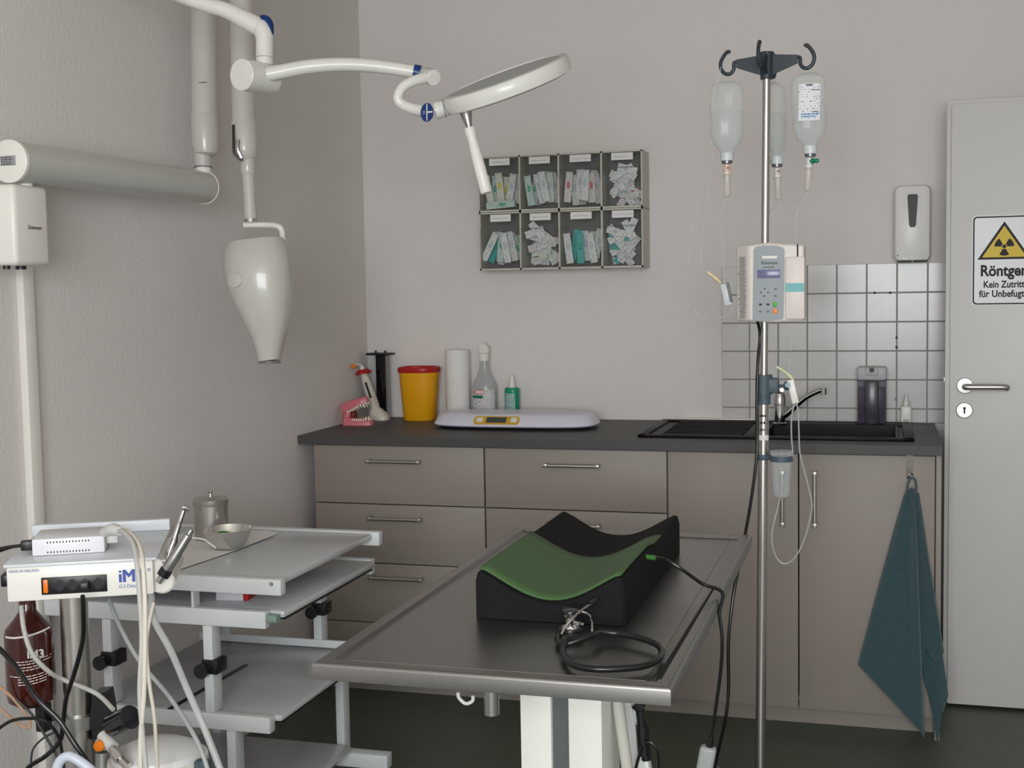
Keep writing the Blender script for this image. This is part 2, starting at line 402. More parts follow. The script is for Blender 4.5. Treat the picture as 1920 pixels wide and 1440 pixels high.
# sink
sk = thing('sink', (1.64, -.3, CT), 'black composite inset sink with ribbed drainer in the worktop', 'sink')
sx_0, sx_1, sy_0, sy_1 = 1.198, 2.085, -.552, -.048
r = MB()
for a, b in (((sx_0, sy_0, CT), (sx_1, sy_0+.028, CT+.009)), ((sx_0, sy_1-.028, CT), (sx_1, sy_1, CT+.009)), ((sx_0, sy_0, CT), (sx_0+.028, sy_1, CT+.009)), ((sx_1-.035, sy_0, CT), (sx_1, sy_1, CT+.009))):
    r.box(a, b, .004)
r.box((bx0-.02, by1, CT), (bx1+.012, sy_1-.02, CT+.007), .002); r.box((bx0-.03, sy_0+.02, CT), (bx0+.001, sy_1-.02, CT+.007), .002)
r.build('rim', BLACKC, sk)
b = MB(); w_ = .012; bz = .74
b.box((bx0+.002, by0+.002, bz), (bx1-.002, by1-.002, bz+w_))
b.box((bx0+.002, by0+.002, bz), (bx0+w_, by1-.002, CT+.005)); b.box((bx1-w_, by0+.002, bz), (bx1-.002, by1-.002, CT+.005))
b.box((bx0+.002, by0+.002, bz), (bx1-.002, by0+w_, CT+.005)); b.box((bx0+.002, by1-w_, bz), (bx1-.002, by1-.002, CT+.005))
b.build('basin', BLACKC, sk)
d = MB(); d.box((sx_0+.026, sy_0+.026, CT), (bx0-.03, sy_1-.026, CT+.0015))
for k in range(8):
    yy = -.48+k*.055; d.box((sx_0+.07, yy-.008, CT+.0015), (bx0-.06, yy+.008, CT+.007), .003)
d.build('drainer', BLACKC, sk)
# tap
tp = Z(CT, 1466, 792); tp.y = -.17; tp.x = 1.637
tpz = CT+.007
ta = thing('mixer_tap', (tp.x, tp.y, tpz), 'chrome lever tap with slim spout reaching right over the black sink', 'tap')
MB().lathe([(.024, 0), (.024, .006), (.0205, .01), (.0195, .07), (.0215, .072), (.0215, .095), (.017, .112), (.006, .12), (0, .121)], (tp.x, tp.y, tpz), 28).build('tap_body', CHROME, ta)
MB().tube([(tp.x, tp.y, tpz+.022), (tp.x+.03, tp.y-.006, tpz+.045), (tp.x+.085, tp.y-.012, tpz+.095), (tp.x+.135, tp.y-.02, tpz+.122), (tp.x+.15, tp.y-.022, tpz+.124)], .009, 14, 6, rs=[.012, .0115, .0095, .0085, .0085]).build('spout', CHROME, ta)
MB().cyl((tp.x+.151, tp.y-.022, tpz+.11), (tp.x+.151, tp.y-.022, tpz+.132), .0105, n=18).build('aerator', CHROME, ta)
MB().tube([(tp.x-.002, tp.y, tpz+.108), (tp.x+.005, tp.y-.02, tpz+.122), (tp.x+.012, tp.y-.06, tpz+.128)], .007, 12, 4, rs=[.012, .008, .007]).build('lever', CHROME, ta)

# soap dispenser (purple) on the worktop by the wall
a, b = Y(-.075, 1607, 792), Y(-.075, 1662, 792); xc = (a.x+b.x)/2; hw = (b.x-a.x)/2
sd = thing('soap_dispenser', (xc, -.05, CT+.0005), 'large clear soap dispenser with dark purple liquid standing behind the sink', 'soap dispenser')
sdz = CT+.0005
MB().box((xc-hw, -.09, sdz), (xc+hw, -.012, sdz+.172), .006).build('reservoir', clear('smoke_violet_plastic', (120, 112, 128), .30), sd)
MB().box((xc-hw+.004, -.086, sdz+.004), (xc+hw-.004, -.016, sdz+.134), .004).build('liquid', mat('purple_liquid', (52, 38, 62), .15), sd)
m_ = MB(); m_.box((xc-.024, -.102, sdz), (xc+.024, -.086, sdz+.158), .007); m_.build('front_column', mat('smoked_column', (66, 64, 72), .25), sd)
m_ = MB(); m_.box((xc-hw-.001, -.094, sdz+.158), (xc+hw+.001, -.01, sdz+.206), .01); m_.box((xc-.022, -.1, sdz+.176), (xc+.022, -.09, sdz+.204), .004); m_.build('dispenser_head', mat('grey_white_plastic', (190, 188, 195), .35), sd)
MB().cyl((xc, -.104, sdz+.196), (xc, -.096, sdz+.196), .009).build('push_button', DSLATE, sd)

# small white dropper bottle
c = Z(CT, 1705, 791); c = V((2.066, -.045, CT+.0005))
wb = thing('nasal_spray_bottle', c, 'small white flat bottle with pointed nozzle, right of the purple soap dispenser', 'bottle')
MB().box(c+V((-.018, -.011, 0)), c+V((.018, .011, .064)), .004).build('bottle_body', WHITEP, wb)
MB().lathe([(.010, .064), (.010, .070), (.013, .071), (.0125, .079), (.007, .084), (.0045, .1), (.0035, .108), (0, .109)], c, 18).build('nozzle', WHITEP, wb)
strokes(MB(), c+V((-.010, -.0112, .014)), (1, 0, 0), (0, 0, 1), .022, 2, .005, .003, .9).build('print', INKG, wb)

# wall-mounted hand sanitizer dispenser
a = Y(-.1, 1677, 348); b = Y(-.1, 1745, 490)
ds = thing('sanitizer_dispenser', ((a.x+b.x)/2, -.05, b.z), 'white wall-mounted sanitizer dispenser with dark level window above the tiles', 'dispenser')
rings = []
xm = (a.x+b.x)/2; hw = (b.x-a.x)/2
for yv, ins in ((-.0005, .004), (-.03, .001), (-.085, 0), (-.098, .004), (-.104, .013)):
    rings.append(rrect(a.x+ins, b.x-ins, b.z+ins*.6, a.z-ins, .022, yv))
MB().loft(rings).build('housing', mat('dispenser_white', (234, 232, 230), .35), ds)
P = []
zt_, zb_ = Y(-.105, 1711, 364).z, Y(-.105, 1711, 426).z
pts = [(-.0175, zt_-.006), (-.013, zt_), (.013, zt_), (.0175, zt_-.006), (.0115, zb_+.008), (.007, zb_), (-.007, zb_), (-.0115, zb_+.008)]
MB().prism([V((xm+x, -.1035, z)) for x, z in pts], (0, -.002, 0)).build('level_window', mat('dark_window', (26, 31, 28), .38, spec=.3), ds)
m_ = MB(); m_.box((a.x+.010, -.1045, b.z-.0005), (xm-.003, -.06, b.z+.0045)); m_.box((xm+.003, -.1045, b.z-.0005), (b.x-.010, -.06, b.z+.0045)); m_.cyl((a.x+.012, -.1045, b.z+.022), (a.x+.012, -.1032, b.z+.022), .0022, n=10)
m_.build('slot', INK, ds)

# ================================================================== COUNTER OBJECTS
Ct = CT+.0005
# dental jaw model
jc = V((.082, -.31, Ct)); jm = thing('dental_jaw_model', jc, 'pink animal jaw model standing open with ivory teeth in the worktop corner', 'jaw model')
def jaw_arch(zf, th, xs=1):
    """U shaped arch, hinge at -x, tip at +x"""
    pts = []
    for i in range(13):
        t = math.pi*(i/12)-math.pi/2
        x = .052*math.cos(t)*xs; y = .026*math.sin(t)
        if i in (0, 12): x = -.048
        pts.append((x, y))
    return pts
low = MB(); P = [V((x, y, 0)) for x, y in ((-.052, -.024), (-.045, -.03), (.02, -.026), (.055, -.014), (.062, 0), (.055, .014), (.02, .026), (-.045, .03), (-.052, .024))]
low.loft([[jc+p+V((0, 0, .0)) for p in P], [jc+p*1.0+V((0, 0, .013)) for p in P], [jc+V((p.x*.95, p.y*.82, .020+max(0, -p.x-.02)*.5)) for p in P]])
low.ball(jc+V((-.038, 0, .036)), .024, (.9, 1.1, 1.15))
low.build('lower_jaw', PINK, jm)
Mu = Matrix.Translation(jc+V((-.042, 0, .05))) @ Matrix.Rotation(math.radians(-24), 4, 'Y')
up_ = MB(Mu); P2 = [V((x, y, 0)) for x, y in ((-.01, -.026), (.03, -.028), (.075, -.02), (.096, -.008), (.098, .006), (.075, .018), (.03, .026), (-.01, .026))]
up_.loft([[p+V((0, 0, .0)) for p in P2], [p*1.02+V((0, 0, .016)) for p in P2], [V((p.x*.93, p.y*.7, .034-.008*(p.x > .06))) for p in P2]])
up_.build('upper_jaw', PINK, jm, bev=.002)
te = MB()
for k in range(9):
    x = -.02+k*.0085; hgt = .016 if k == 7 else .009
    for s_ in (-1, 1):
        te.lathe([(.0038, 0), (.0042, .003), (.0028, hgt*.7), (.0005, hgt)], jc+V((x, s_*(.021-.012*max(0, k-5)/3), .019)), 8)
low_t = te.build('teeth', TOOTH, jm)
te = MB(Mu)
for k in range(9):
    x = .012+k*.0095; hgt = .018 if k == 7 else .010
    for s_ in (-1, 1):
        te.lathe([(.0038, .001), (.0042, -.003), (.0028, -hgt*.7), (.0005, -hgt)], V((x, s_*(.022-.011*max(0, k-5)/3), 0)), 8)
te.build('teeth', TOOTH, jm)
MB(Mu).box((.0, -.018, -.003), (.08, .018, .0)).build('palate', DRED, jm)
MB().box(jc+V((-.03, -.016, .0195)), jc+V((.045, .016, .023))).box(jc+V((-.022, -.018, .02)), jc+V((-.006, .018, .052)), .004).build('gum', DRED, jm)

# curing light
cb = Z(Ct, 712, 787); cb = V((cb.x, cb.y, Ct)); cl = thing('curing_light', cb, 'white cordless dental curing light leaning in its charging base with red shield', 'curing light')
rg = []
for z, hx_, hy_, sh in ((0, .040, .032, 0), (.012, .040, .032, 0), (.025, .034, .028, -.004), (.042, .022, .02, -.012), (.052, .014, .015, -.018)):
    rg.append([cb+V((sh+hx_*math.copysign(abs(math.cos(t*.2618))**.7, math.cos(t*.2618)), hy_*math.copysign(abs(math.sin(t*.2618))**.7, math.sin(t*.2618)), z)) for t in range(24)])
MB().loft(rg).build('charging_base', mat('ivory_plastic', (214, 208, 196), .35), cl)
a = cb+V((-.016, 0, .04)); b = cb+V((-.062, 0, .178)); ax = (b-a).normalized()
MB().lathe([(.018, 0), (.0205, .02), (.0195, .08), (.0175, .12), (.014, .145), (.011, .15)], a, 20, ax, sy=.9).build('handle', mat('ivory_plastic', (214, 208, 196), .35), cl)
fx = V((.3, -.95, .1)); pp = MB(); p0 = a+ax*.05+V((.0045, -.0188, 0)); pp.box(V((-.0045, -.002, -.0)), V((.0045, .002, .065)), .002, Matrix.Translation(p0) @ V((0, 0, 1)).rotation_difference(ax).to_matrix().to_4x4()); pp.build('button_panel', BLACKP, cl)
c = b+ax*.004; MB().lathe([(.031, -.002), (.032, .004), (.021, .016), (.012, .014)], c, 28, (ax+V((.12, 0, .0))).normalized(), sy=.75).build('light_shield', RED, cl)
MB().tube([b, b+ax*.018, b+ax*.034, b+ax*.044+V((-.002, -.025, -.001)), b+ax*.044+V((.002, -.07, -.004))], .005, 12, 5, rs=[.011, .011, .009, .006, .005]).build('light_guide', WHITEP, cl)
MB().ball(b+ax*.044+V((.003, -.078, -.005)), .0095).build('guide_tip', ORANGE, cl)

# black acrylic holder behind it
hb = V((.068, -.045, Ct)); hd = thing('acrylic_holder', hb, 'black and clear upright acrylic holder behind the curing light', 'holder')
MB().box(hb+V((-.008, -.02, 0)), hb+V((.036, .02, .25)), .001).build('back_panel', mat('gloss_black_acrylic', (16, 14, 15), .08), hd)
m_ = MB(); m_.box(hb+V((.037, -.028, 0)), hb+V((.055, -.024, .25))); m_.box(hb+V((-.042, -.028, 0)), hb+V((-.009, -.024, .25))); m_.build('side_panel', clear('acrylic', (210, 210, 210), .12), hd)
m_ = MB(); m_.box(hb+V((-.045, -.03, .251)), hb+V((.058, .025, .259)), .001)
for x in (-.015, .025): m_.cyl(hb+V((x, 0, .259)), hb+V((x, 0, .268)), .004, n=12)
m_.build('top_plate', BLACKP, hd)

# sharps bin
c = V((.252, -.092, Ct)); t = thing('sharps_bin', c, 'yellow sharps disposal bin with red rim on the worktop', 'sharps bin')
MB().lathe([(.060, 0), (.062, .003), (.076, .184), (.0765, .188), (.073, .188), (.06, .006)], c, 40, sy=.88, power=2.6).build('bin_body', YELLOW, t)
MB().lathe([(.0765, .186), (.080, .187), (.0815, .193), (.081, .203), (.077, .207), (.072, .207), (.070, .203), (.070, .19)], c, 40, sy=.88, power=2.6).build('rim', RED, t)
MB().lathe([(.070, .196), (.04, .198), (0, .1985)], c, 32, sy=.88, power=2.6).build('lid', YELLOW, t)
# paper roll
p = Y(-.06, 860, 785); c = V((p.x, -.062, Ct))
MB().lathe([(.018, .002), (.018, 0), (.047, 0), (.0475, .004), (.0475, .268), (.046, .271), (.018, .271), (.018, .266), (.018, .002)], c, 40).build('paper_towel_roll', PAPER, label='tall white paper towel roll standing between the yellow bin and the spray bottle', cat='paper roll')
# spray bottle
p = Y(-.06, 910, 785); c = V((p.x, -.062, Ct)); t = thing('spray_bottle', c, 'tall clear disinfectant spray bottle with red and green label behind the scale', 'spray bottle')
MB().lathe([(.045, 0), (.0475, .004), (.0475, .125), (.044, .142), (.030, .165), (.020, .195), (.0165, .225), (.0165, .235), (0, .235)], c, 36, sy=.75).build('bottle_body', clear('frosted_bottle', (196, 199, 199), .62, .25), t)
lb = MB(); n = 14
for z0, z1, mi, t0, t1 in ((.004, .118, 0, -155, -25), (.085, .096, 1, -152, -85), (.1, .115, 2, 0, 0)):
    if mi == 2: continue
    rr = .0482+mi*.0004; vs = []; lb.mi = mi
    for j in range(n+1):
        a = math.radians(t0+(t1-t0)*j/n); vs += [c+V((rr*math.cos(a), rr*.76*math.sin(a), z0)), c+V((rr*math.cos(a), rr*.76*math.sin(a), z1))]
    lb.add(vs, [[2*j, 2*j+2, 2*j+3, 2*j+1] for j in range(n)])
lbo = lb.build('bottle_label', [printed('spray_label', (215, 212, 212), (150, 140, 145), 60, 120, .45), GREENL], t)
ov = MB(); q = c+V((-.010, -.0385, .110)); ov.lathe([(.024, 0), (.024, .0004)], q, 28, (0, -1, 0), xd=(1, 0, 0), sy=.4); ov.mi = 1; ov.lathe([(.021, .0004), (.021, .0008)], q+V((.002, 0, 0)), 28, (0, -1, 0), xd=(1, 0, 0), sy=.34)
ov.build('oval_logo', [INKR, mat('label_pink', (225, 200, 200), .5)], t)
MB().lathe([(.019, .228), (.020, .25), (.020, .252), (.017, .256), (.0, .256)], c, 24).build('collar', WHITEP, t)
s_ = MB(); s_.prism([c+V((x, -.012, z)) for x, z in ((-.017, .256), (.018, .256), (.022, .268), (.016, .288), (.004, .298), (-.014, .298), (-.019, .286))], (0, .024, 0)); s_.build('trigger_head', WHITEP, t, bev=.004)
# green bottle
p = Y(-.05, 961, 785); c = V((p.x, -.05, Ct)); t = thing('antiseptic_bottle', c, 'small green-topped spray bottle with pale label, right of the tall spray bottle', 'spray bottle')
MB().lathe([(.027, 0), (.0285, .004), (.0285, .102), (.029, .104), (.029, .118), (.024, .124), (0, .124)], c, 30, sy=.8).build('bottle_body', mat('green_bottle', (30, 150, 112), .3), t)
lb = MB(); vs = []
for j in range(n+1):
    a = math.radians(-165+110*j/n); vs += [c+V((.0292*math.cos(a), .0234*math.sin(a), .004)), c+V((.0292*math.cos(a), .0234*math.sin(a), .103))]
lb.add(vs, [[2*j, 2*j+2, 2*j+3, 2*j+1] for j in range(n)]); lb.build('bottle_label', printed('green_label', (170, 200, 195), (70, 110, 110), 60, 150, .5), t)
MB().lathe([(.013, .124), (.013, .13), (.010, .15), (.0085, .168), (.006, .171), (0, .171)], c, 20).build('nozzle', WHITEP, t)

# baby scale
a = Z(Ct, 800, 806); b = Z(Ct, 1112, 806)
sc = thing('animal_scale', (.71, -.30, Ct), 'white platform scale with yellow control strip lying on the worktop', 'scale')
SA = math.atan2(b.y-a.y, b.x-a.x)*.0; cx_, cy_ = .703, -.295
M_ = Matrix.Translation((cx_, cy_, Ct))
def sring(hx, hy, z, e=3.2, n=56, bulge=0):
    R_ = []
    for i in range(n):
        t = 2*math.pi*i/n; c_, s_ = math.cos(t), math.sin(t)
        x = hx*math.copysign(abs(c_)**(2/e), c_); y = hy*math.copysign(abs(s_)**(2/e), s_)
        R_.append(V((x, y+(bulge*(1-(x/hx)**2) if y < 0 else 0), z)))
    return R_
MB(M_).loft([sring(.285, .115, 0), sring(.285, .118, .010)]).build('underside', BLACKP, sc)
# shell whose front skirt slopes and back is higher
rr = [sring(.300, .130, .011, 3.4), sring(.3045, .134, .016, 3.4), sring(.302, .131, .022, 3.4), sring(.288, .106, .049, 3.2), sring(.272, .094, .055, 3.0), sring(.24, .075, .056, 2.8), sring(.10, .03, .054, 2.4)]
MB(M_).loft(rr).build('shell', mat('scale_white', (226, 224, 238), .3), sc, ang=60)
slope = math.atan2(.016, .019)
def onsk(x, s_, off=.0012):   # point on the front skirt, s_ 0 bottom .. 1 top
    y = -.131+.025*s_; z = .022+.027*s_
    return V((cx_+x, cy_+y, Ct+z))+V((0, -.73, .68))*off
def skirt(x0, x1, s0, s1, off, name, m, par, r=0):
    return MB().add([onsk(x0+r, s0, off), onsk(x1-r, s0, off), onsk(x1, s0+(s1-s0)*.3, off), onsk(x1, s0+(s1-s0)*.7, off), onsk(x1-r, s1, off), onsk(x0+r, s1, off), onsk(x0, s0+(s1-s0)*.7, off), onsk(x0, s0+(s1-s0)*.3, off)], [list(range(8))]).build(name, m, par)
skirt(-.125, .045, -.02, .98, .0012, 'control_strip', mat('control_yellow', (214, 168, 60), .4), sc, .006)
skirt(-.078, -.004, .18, .85, .0020, 'display', mat('lcd_grey', (72, 76, 72), .2), sc)
for x in (-.103, .024): skirt(x-.012, x+.012, .25, .8, .0020, 'button', WHITEP, sc, .003)

# ================================================================== WALL BINS
yb_ = -.14
xs = [Y(yb_, q, 390).x for q in (898, 975, 1048, 1128, 1205)]; zs_ = [Y(yb_, 1205, q).z for q in (280, 388, 501)]
BFR = mat('bin_frame_grey', (196, 192, 180), .5); BIN = mat('bin_interior', (112, 110, 106), .5)
kinds = {
 'w': (printed('packet_white', (232, 231, 228), (92, 96, 102), 55, 250, .44), 'white'),
 'g': (printed('packet_green', (212, 224, 216), (80, 140, 118), 55, 250, .5), 'green-printed'),
 't': (mat('packet_teal', (70, 170, 165), .3), 'teal'),
 'k': (printed('packet_pink', (230, 222, 220), (150, 110, 112), 55, 250, .45), 'pink-printed'),
 'y': (printed('packet_cream', (224, 222, 205), (130, 130, 115), 70, 330, .4), 'cream'),
}
spec = {
 (0, 0): ('gwywygwyyg', 'col'), (1, 0): ('wgwwggwwgw', 'col'), (2, 0): ('wwkwgwkwkw', 'col'), (3, 0): ('wkwwwkwwwkwwwkwwww', 'heap'),
 (0, 1): ('wgwgwtwgww', 'lean'), (1, 1): ('wwwwwwywkwwwywkwww', 'heap'), (2, 1): ('twtwwtwtw', 'col'), (3, 1): ('wwtwwwwtwwwwwtwwww', 'heap')}
colname = ('far left', 'second from left', 'third from left', 'far right'); rowname = ('top', 'bottom')
protos = {}
for j in (0, 1):
    z1, z0 = zs_[j]-(.0015 if j else 0), zs_[j+1]
    u_ = thing('bin_cabinet', ((xs[0]+xs[4])/2, -.07, z0), ('upper' if j == 0 else 'lower')+' beige wall cabinet with four clear tilt bins of syringe packets', 'bin cabinet', 'stacked tilt bin cabinets')
    f = MB(); t_ = .0055
    f.box((xs[0], yb_, z1-t_), (xs[4], -.0005, z1)); f.box((xs[0], yb_, z0), (xs[4], -.0005, z0+t_*1.3))
    f.box((xs[0], yb_, z0), (xs[0]+t_, -.0005, z1)); f.box((xs[4]-t_, yb_, z0), (xs[4], -.0005, z1))
    for i in (1, 2, 3): f.box((xs[i]-.0035, yb_, z0), (xs[i]+.0035, -.001, z1))
    f.mi = 1; f.box((xs[0]+t_, -.012, z0+t_), (xs[4]-t_, -.004, z1-t_)); f.box((xs[0]+t_, yb_+.006, z0+t_*1.3), (xs[4]-t_, -.012, z0+t_*1.3+.001))
    f.build('frame', [BFR, BIN], u_)
    for i in range(4):
        a0, a1 = xs[i]+(t_ if i == 0 else .004), xs[i+1]-(t_ if i == 3 else .004); w = a1-a0; hh = z1-z0-2.3*t_; zb0 = z0+1.4*t_
        bn = MB()
        bn.box((a0+.001, yb_-.003, zb0+hh*.70), (a1-.001, yb_-.002, z1-t_-.001)); bn.box((a0+.003, yb_-.016, zb0+.002), (a1-.003, yb_-.014, zb0+hh*.72), .0005)
        bn.box((a0+.003, yb_-.016, zb0+.002), (a0+.005, yb_-.004, zb0+hh*.72)); bn.box((a1-.005, yb_-.016, zb0+.002), (a1-.003, yb_-.004, zb0+hh*.72))
        bo = bn.build('clear_bin', SMOKE, u_)
        lx = (a0+a1)/2+.004; lb = MB().box((lx-.040, yb_-.0055, z1-t_-.029), (lx+.040, yb_-.0045, z1-t_-.003)); lb.mi = 1
        strokes(lb, (lx-.028, yb_-.0056, z1-t_-.018), (1, 0, 0), (0, 0, 1), .056, 1, .01, .0014, .95, 4); lb.build('paper_label', [PAPER, INKG], bo)
        seq, mode = spec[(i, j)]
        for k, ch in enumerate(seq):
            key = (ch, mode == 'heap')
            if key not in protos:
                pk = MB(); n0 = .074 if mode == 'heap' else .112; w0 = .0135
                pk.box((-w0, -.0009, -n0/2), (w0, .0009, n0/2), .0006, seg=1); pk.mi = 1
                pk.lathe([(.002, -n0*.05), (.0052, -n0*.02), (.0052, n0*.14), (.002, n0*.18)], (0, -.0012, 0), 10, sy=.6)
                hub = {'w': (200, 206, 210), 'g': (90, 180, 150), 't': (60, 165, 160), 'k': (215, 110, 120), 'y': (225, 205, 60)}[ch]
                o = pk.build('syringe_packet', [kinds[ch][0], mat('hub_'+ch, hub, .3)], origin=(0, 0, 0)); protos[key] = o; first = True
            else: o = protos[key].copy(); COL.objects.link(o)
            m = len(seq)
            if mode == 'heap':
                th = random.choice((-1, 1))*random.uniform(25, 85); x = a0+.040+(w-.080)*random.random(); z = zb0+.026+(hh*.58)*(k/m)
            else:
                th = random.uniform(-13, 13)+(16 if mode == 'lean' else 0)*(1 if k % 3 else -1); x = a0+.022+(w-.044)*((k*.618+.1) % 1); z = zb0+.066+random.uniform(0, .020)
            if ch == 'g' and mode == 'col' and k == len(seq)-1: th = 86; z = zb0+.020; x = (a0+a1)/2
            if mode != 'heap': k_ = m-k if k < m-1 else .6
            else: k_ = m-k
            o.location = (x, yb_+.004+(.105/m)*k_, z); o.rotation_euler = (0, math.radians(th), 0)
            til = 'upright' if abs(th) < 6 else ('flat-lying' if abs(th) > 70 else ('right-leaning' if th > 0 else 'left-leaning'))
            u_r = (x-a0)/w; v_r = (z-zb0)/hh; pos = ('low' if v_r < .3 else 'high' if v_r > .52 else 'midway')+' '+('left' if u_r < .37 else 'right' if u_r > .63 else 'centre')
            o['label'] = '%s %s syringe packet %s in %s bin of %s cabinet' % (til, kinds[ch][1], pos, colname[i], ('upper', 'lower')[j]); o['category'] = 'syringe packet'
            o['group'] = 'syringe packets in the %s bin of the %s cabinet' % (colname[i], ('upper', 'lower')[j])

# ================================================================== X-RAY UNIT ON THE LEFT WALL
xu = thing('dental_xray_unit', X(0, 40, 430), 'white wall-mounted dental x-ray unit with folding arm and tube head', 'x-ray unit')
XA = .12; e0 = X(XA, 22, 303); e1 = X(XA, 383, 351); z1_ = (e0.z+e1.z)/2
ra = .0465
MB().cyl((XA, e0.y, e0.z), (XA, e1.y, e0.z), ra, ra*.97, 40).build('extension_arm', XARM, xu)
ec = MB().lathe([(ra+.0015, 0), (ra+.0015, .010), (ra-.003, .0125), (0, .0126)], (XA, e0.y, e0.z), 40, (0, -1, 0)).build('end_cap', WHITEP, xu)
lb = MB(); q = V((XA, e0.y-.0128, e0.z)); lb.box(q+V((-.020, -.0003, -.010)), q+V((.020, 0, .012))); lb.mi = 1
strokes(lb, q+V((-.018, -.0006, .007)), (1, 0, 0), (0, 0, 1), .034, 4, .0048, .0018, .8); lb.build('rating_label', [mat('silver_label', (168, 168, 172), .35, .3), INK], ec)
MB().cyl((XA, e1.y, e0.z), (XA, e1.y+.008, e0.z), ra*1.02, ra*.9, 40).build('end_cap', WHITEP, xu)
q = X(XA, 45, 345); MB().cyl((XA-.01, q.y+.012, 1.64), (XA-.01, q.y+.012, e0.z-ra+.004), .02, n=24).build('swivel', WHITEP, xu)
a = X(.14, 95, 352); b = X(.14, 95, 500); c = X(.14, 30, 500)
hb_ = MB(); hb_.box((.0015, c.y, b.z+.002), (.142, b.y, a.z), .012, seg=3); hbo = hb_.build('wall_bracket', WHITEP, xu)
q = X(.1425, 66, 427); text('lettering', 'Eickemeyer', INK, hbo, (q.x, q.y, q.z), (0, 1, 0), (0, 0, 1), .0125, .85, .01)
m_ = MB().cyl((.1, c.y+.02, b.z-.006), (.1, c.y+.02, b.z+.004), .008, n=12); m_.cyl((.1, c.y+.07, b.z-.006), (.1, c.y+.07, b.z+.004), .012, n=12); m_.build('cable_gland', BLACKP, xu)
# first folding arm (standing on the end of the extension arm)
d1 = 3.66
p = [D(384, -60, d1), D(384, 215, d1), D(386, 240, d1)]
rA = 26/CAMF*d1
MB().cyl(D(380, -110, d1), D(383, 216, d1), rA*.93, n=36).build('folding_arm', GLOSSW, xu)
MB().lathe([(rA*.95, 0), (rA*1.0, .01), (rA, .09), (rA*.85, .112), (rA*.45, .122), (0, .123)], D(383, 215, d1), 32, (D(386, 300, d1)-D(383, 215, d1))).build('arm_joint', GLOSSW, xu)
MB().cyl(D(379, 280, d1), D(381, 313, d1), rA*.64, rA*.6, 28).build('arm_neck', GLOSSW, xu)
MB().cyl(D(381, 312.5, d1), D(381, 315, d1), rA*.63, n=28).build('neck_seam', INKG, xu)
MB().cyl(D(381, 315, d1), D(381.5, 326, d1), rA*.58, n=28).build('pivot', WHITEP, xu)
m_ = MB().box(D(387, 158, d1)+V((-.001, -.0425, -.0)), D(401, 160, d1)+V((0, -.040, .002))); m_.build('brand_plate', INKG, xu)
# second folding arm
d2 = 3.6; rB = 24/CAMF*d2
MB().cyl(D(449, -110, d2), D(457, 228, d2), rB*.92, n=36).build('folding_arm', GLOSSW, xu)
MB().lathe([(rB*.95, 0), (rB*1.0, .01), (rB, .08), (rB*.9, .1), (rB*.6, .112), (0, .113)], D(457, 227, d2), 32, (D(461, 320, d2)-D(457, 227, d2))).build('arm_joint', GLOSSW, xu)
m_ = MB(); q = D(438, 262, d2-.035)
m_.tube([D(437.5, 234, d2-.034), D(438, 262, d2-.036), D(440, 288, d2-.036), D(455, 301, d2-.03)], .004, 8, 5); m_.build('joint_slot', BLACKP, xu)
m_ = MB(); m_.tube([D(447, 262, d2-.036), D(446, 280, d2-.038), D(453, 296, d2-.034)], .0055, 8, 5); m_.build('joint_link', CHROME, xu)
MB().lathe([(.020, 0), (.021, .006), (.021, .04), (.018, .046), (0, .047)], D(464, 298, d2), 28, (D(465, 330, d2)-D(464, 298, d2))).build('arm_neck', GLOSSW, xu)
MB().cyl(D(465, 325, d2), D(470, 414, d2), .0175, n=24).build('drop_tube', GLOSSW, xu)
MB().cyl(D(469.5, 411, d2), D(470, 417, d2), .0183, n=24).build('metal_ring', CHROME, xu)
m_ = MB(); rg = []
for q, w, hgt in ((D(457, 422, d2), .008, .016), (D(500, 422, d2), .008, .018), (D(519, 424, d2-.01), .008, .02), (D(528, 432, d2-.01), .009, .022), (D(531, 460, d2), .009, .022), (D(535, 510, d2+.01), .006, .02)): rg.append((q, w, hgt))
m_.tube([g_[0] for g_ in rg], .009, 12, 5, rs=[.0085, .0085, .0085, .0085, .009, .008]); m_.build('yoke', WHITEP, xu)
# tube head
d3 = 3.56; top = D(478, 452, d3); bot = D(505, 676, d3); ax = (bot-top).normalized(); L = (bot-top).length
xd = RT-RT.dot(ax)*ax; xd.normalize(); yd = ax.cross(xd)
rings = []
for t, w, dd, sh in ((-.005, .072, .055, 0), (.0, .078, .062, 0), (.08, .089, .075, .0), (.2, .094, .085, .001), (.35, .092, .085, .001), (.5, .081, .077, .004), (.65, .066, .066, .008), (.8, .048, .052, .008), (.92, .036, .039, .004), (1.0, .031, .033, 0)):
    rings.append([top+ax*(t*L)+sh*xd+w*math.copysign(abs(math.cos(k*.19635))**.8, math.cos(k*.19635))*xd+dd*math.copysign(abs(math.sin(k*.19635))**.8, math.sin(k*.19635))*yd for k in range(32)])
MB().loft(rings).build('tube_head', GLOSSW, xu, ang=50)
MB().lathe([(.0295, 0), (.031, .002), (.0305, .007), (.026, .008), (0, .008)], bot, 32, ax).build('aperture_ring', mat('grey_rim', (120, 118, 115), .35), xu)
q = D(440, 525, d3-.078); MB().lathe([(.021, -.006), (.021, .0005), (.0195, .0015), (0, .0018)], q, 32, -FW+RT*-.35).build('side_boss', GLOSSW, xu)
q = D(540, 513, d3+.01); MB().lathe([(.020, -.02), (.020, .006), (.015, .012), (0, .0125)], q, 24, RT).build('pivot_knob', GLOSSW, xu)

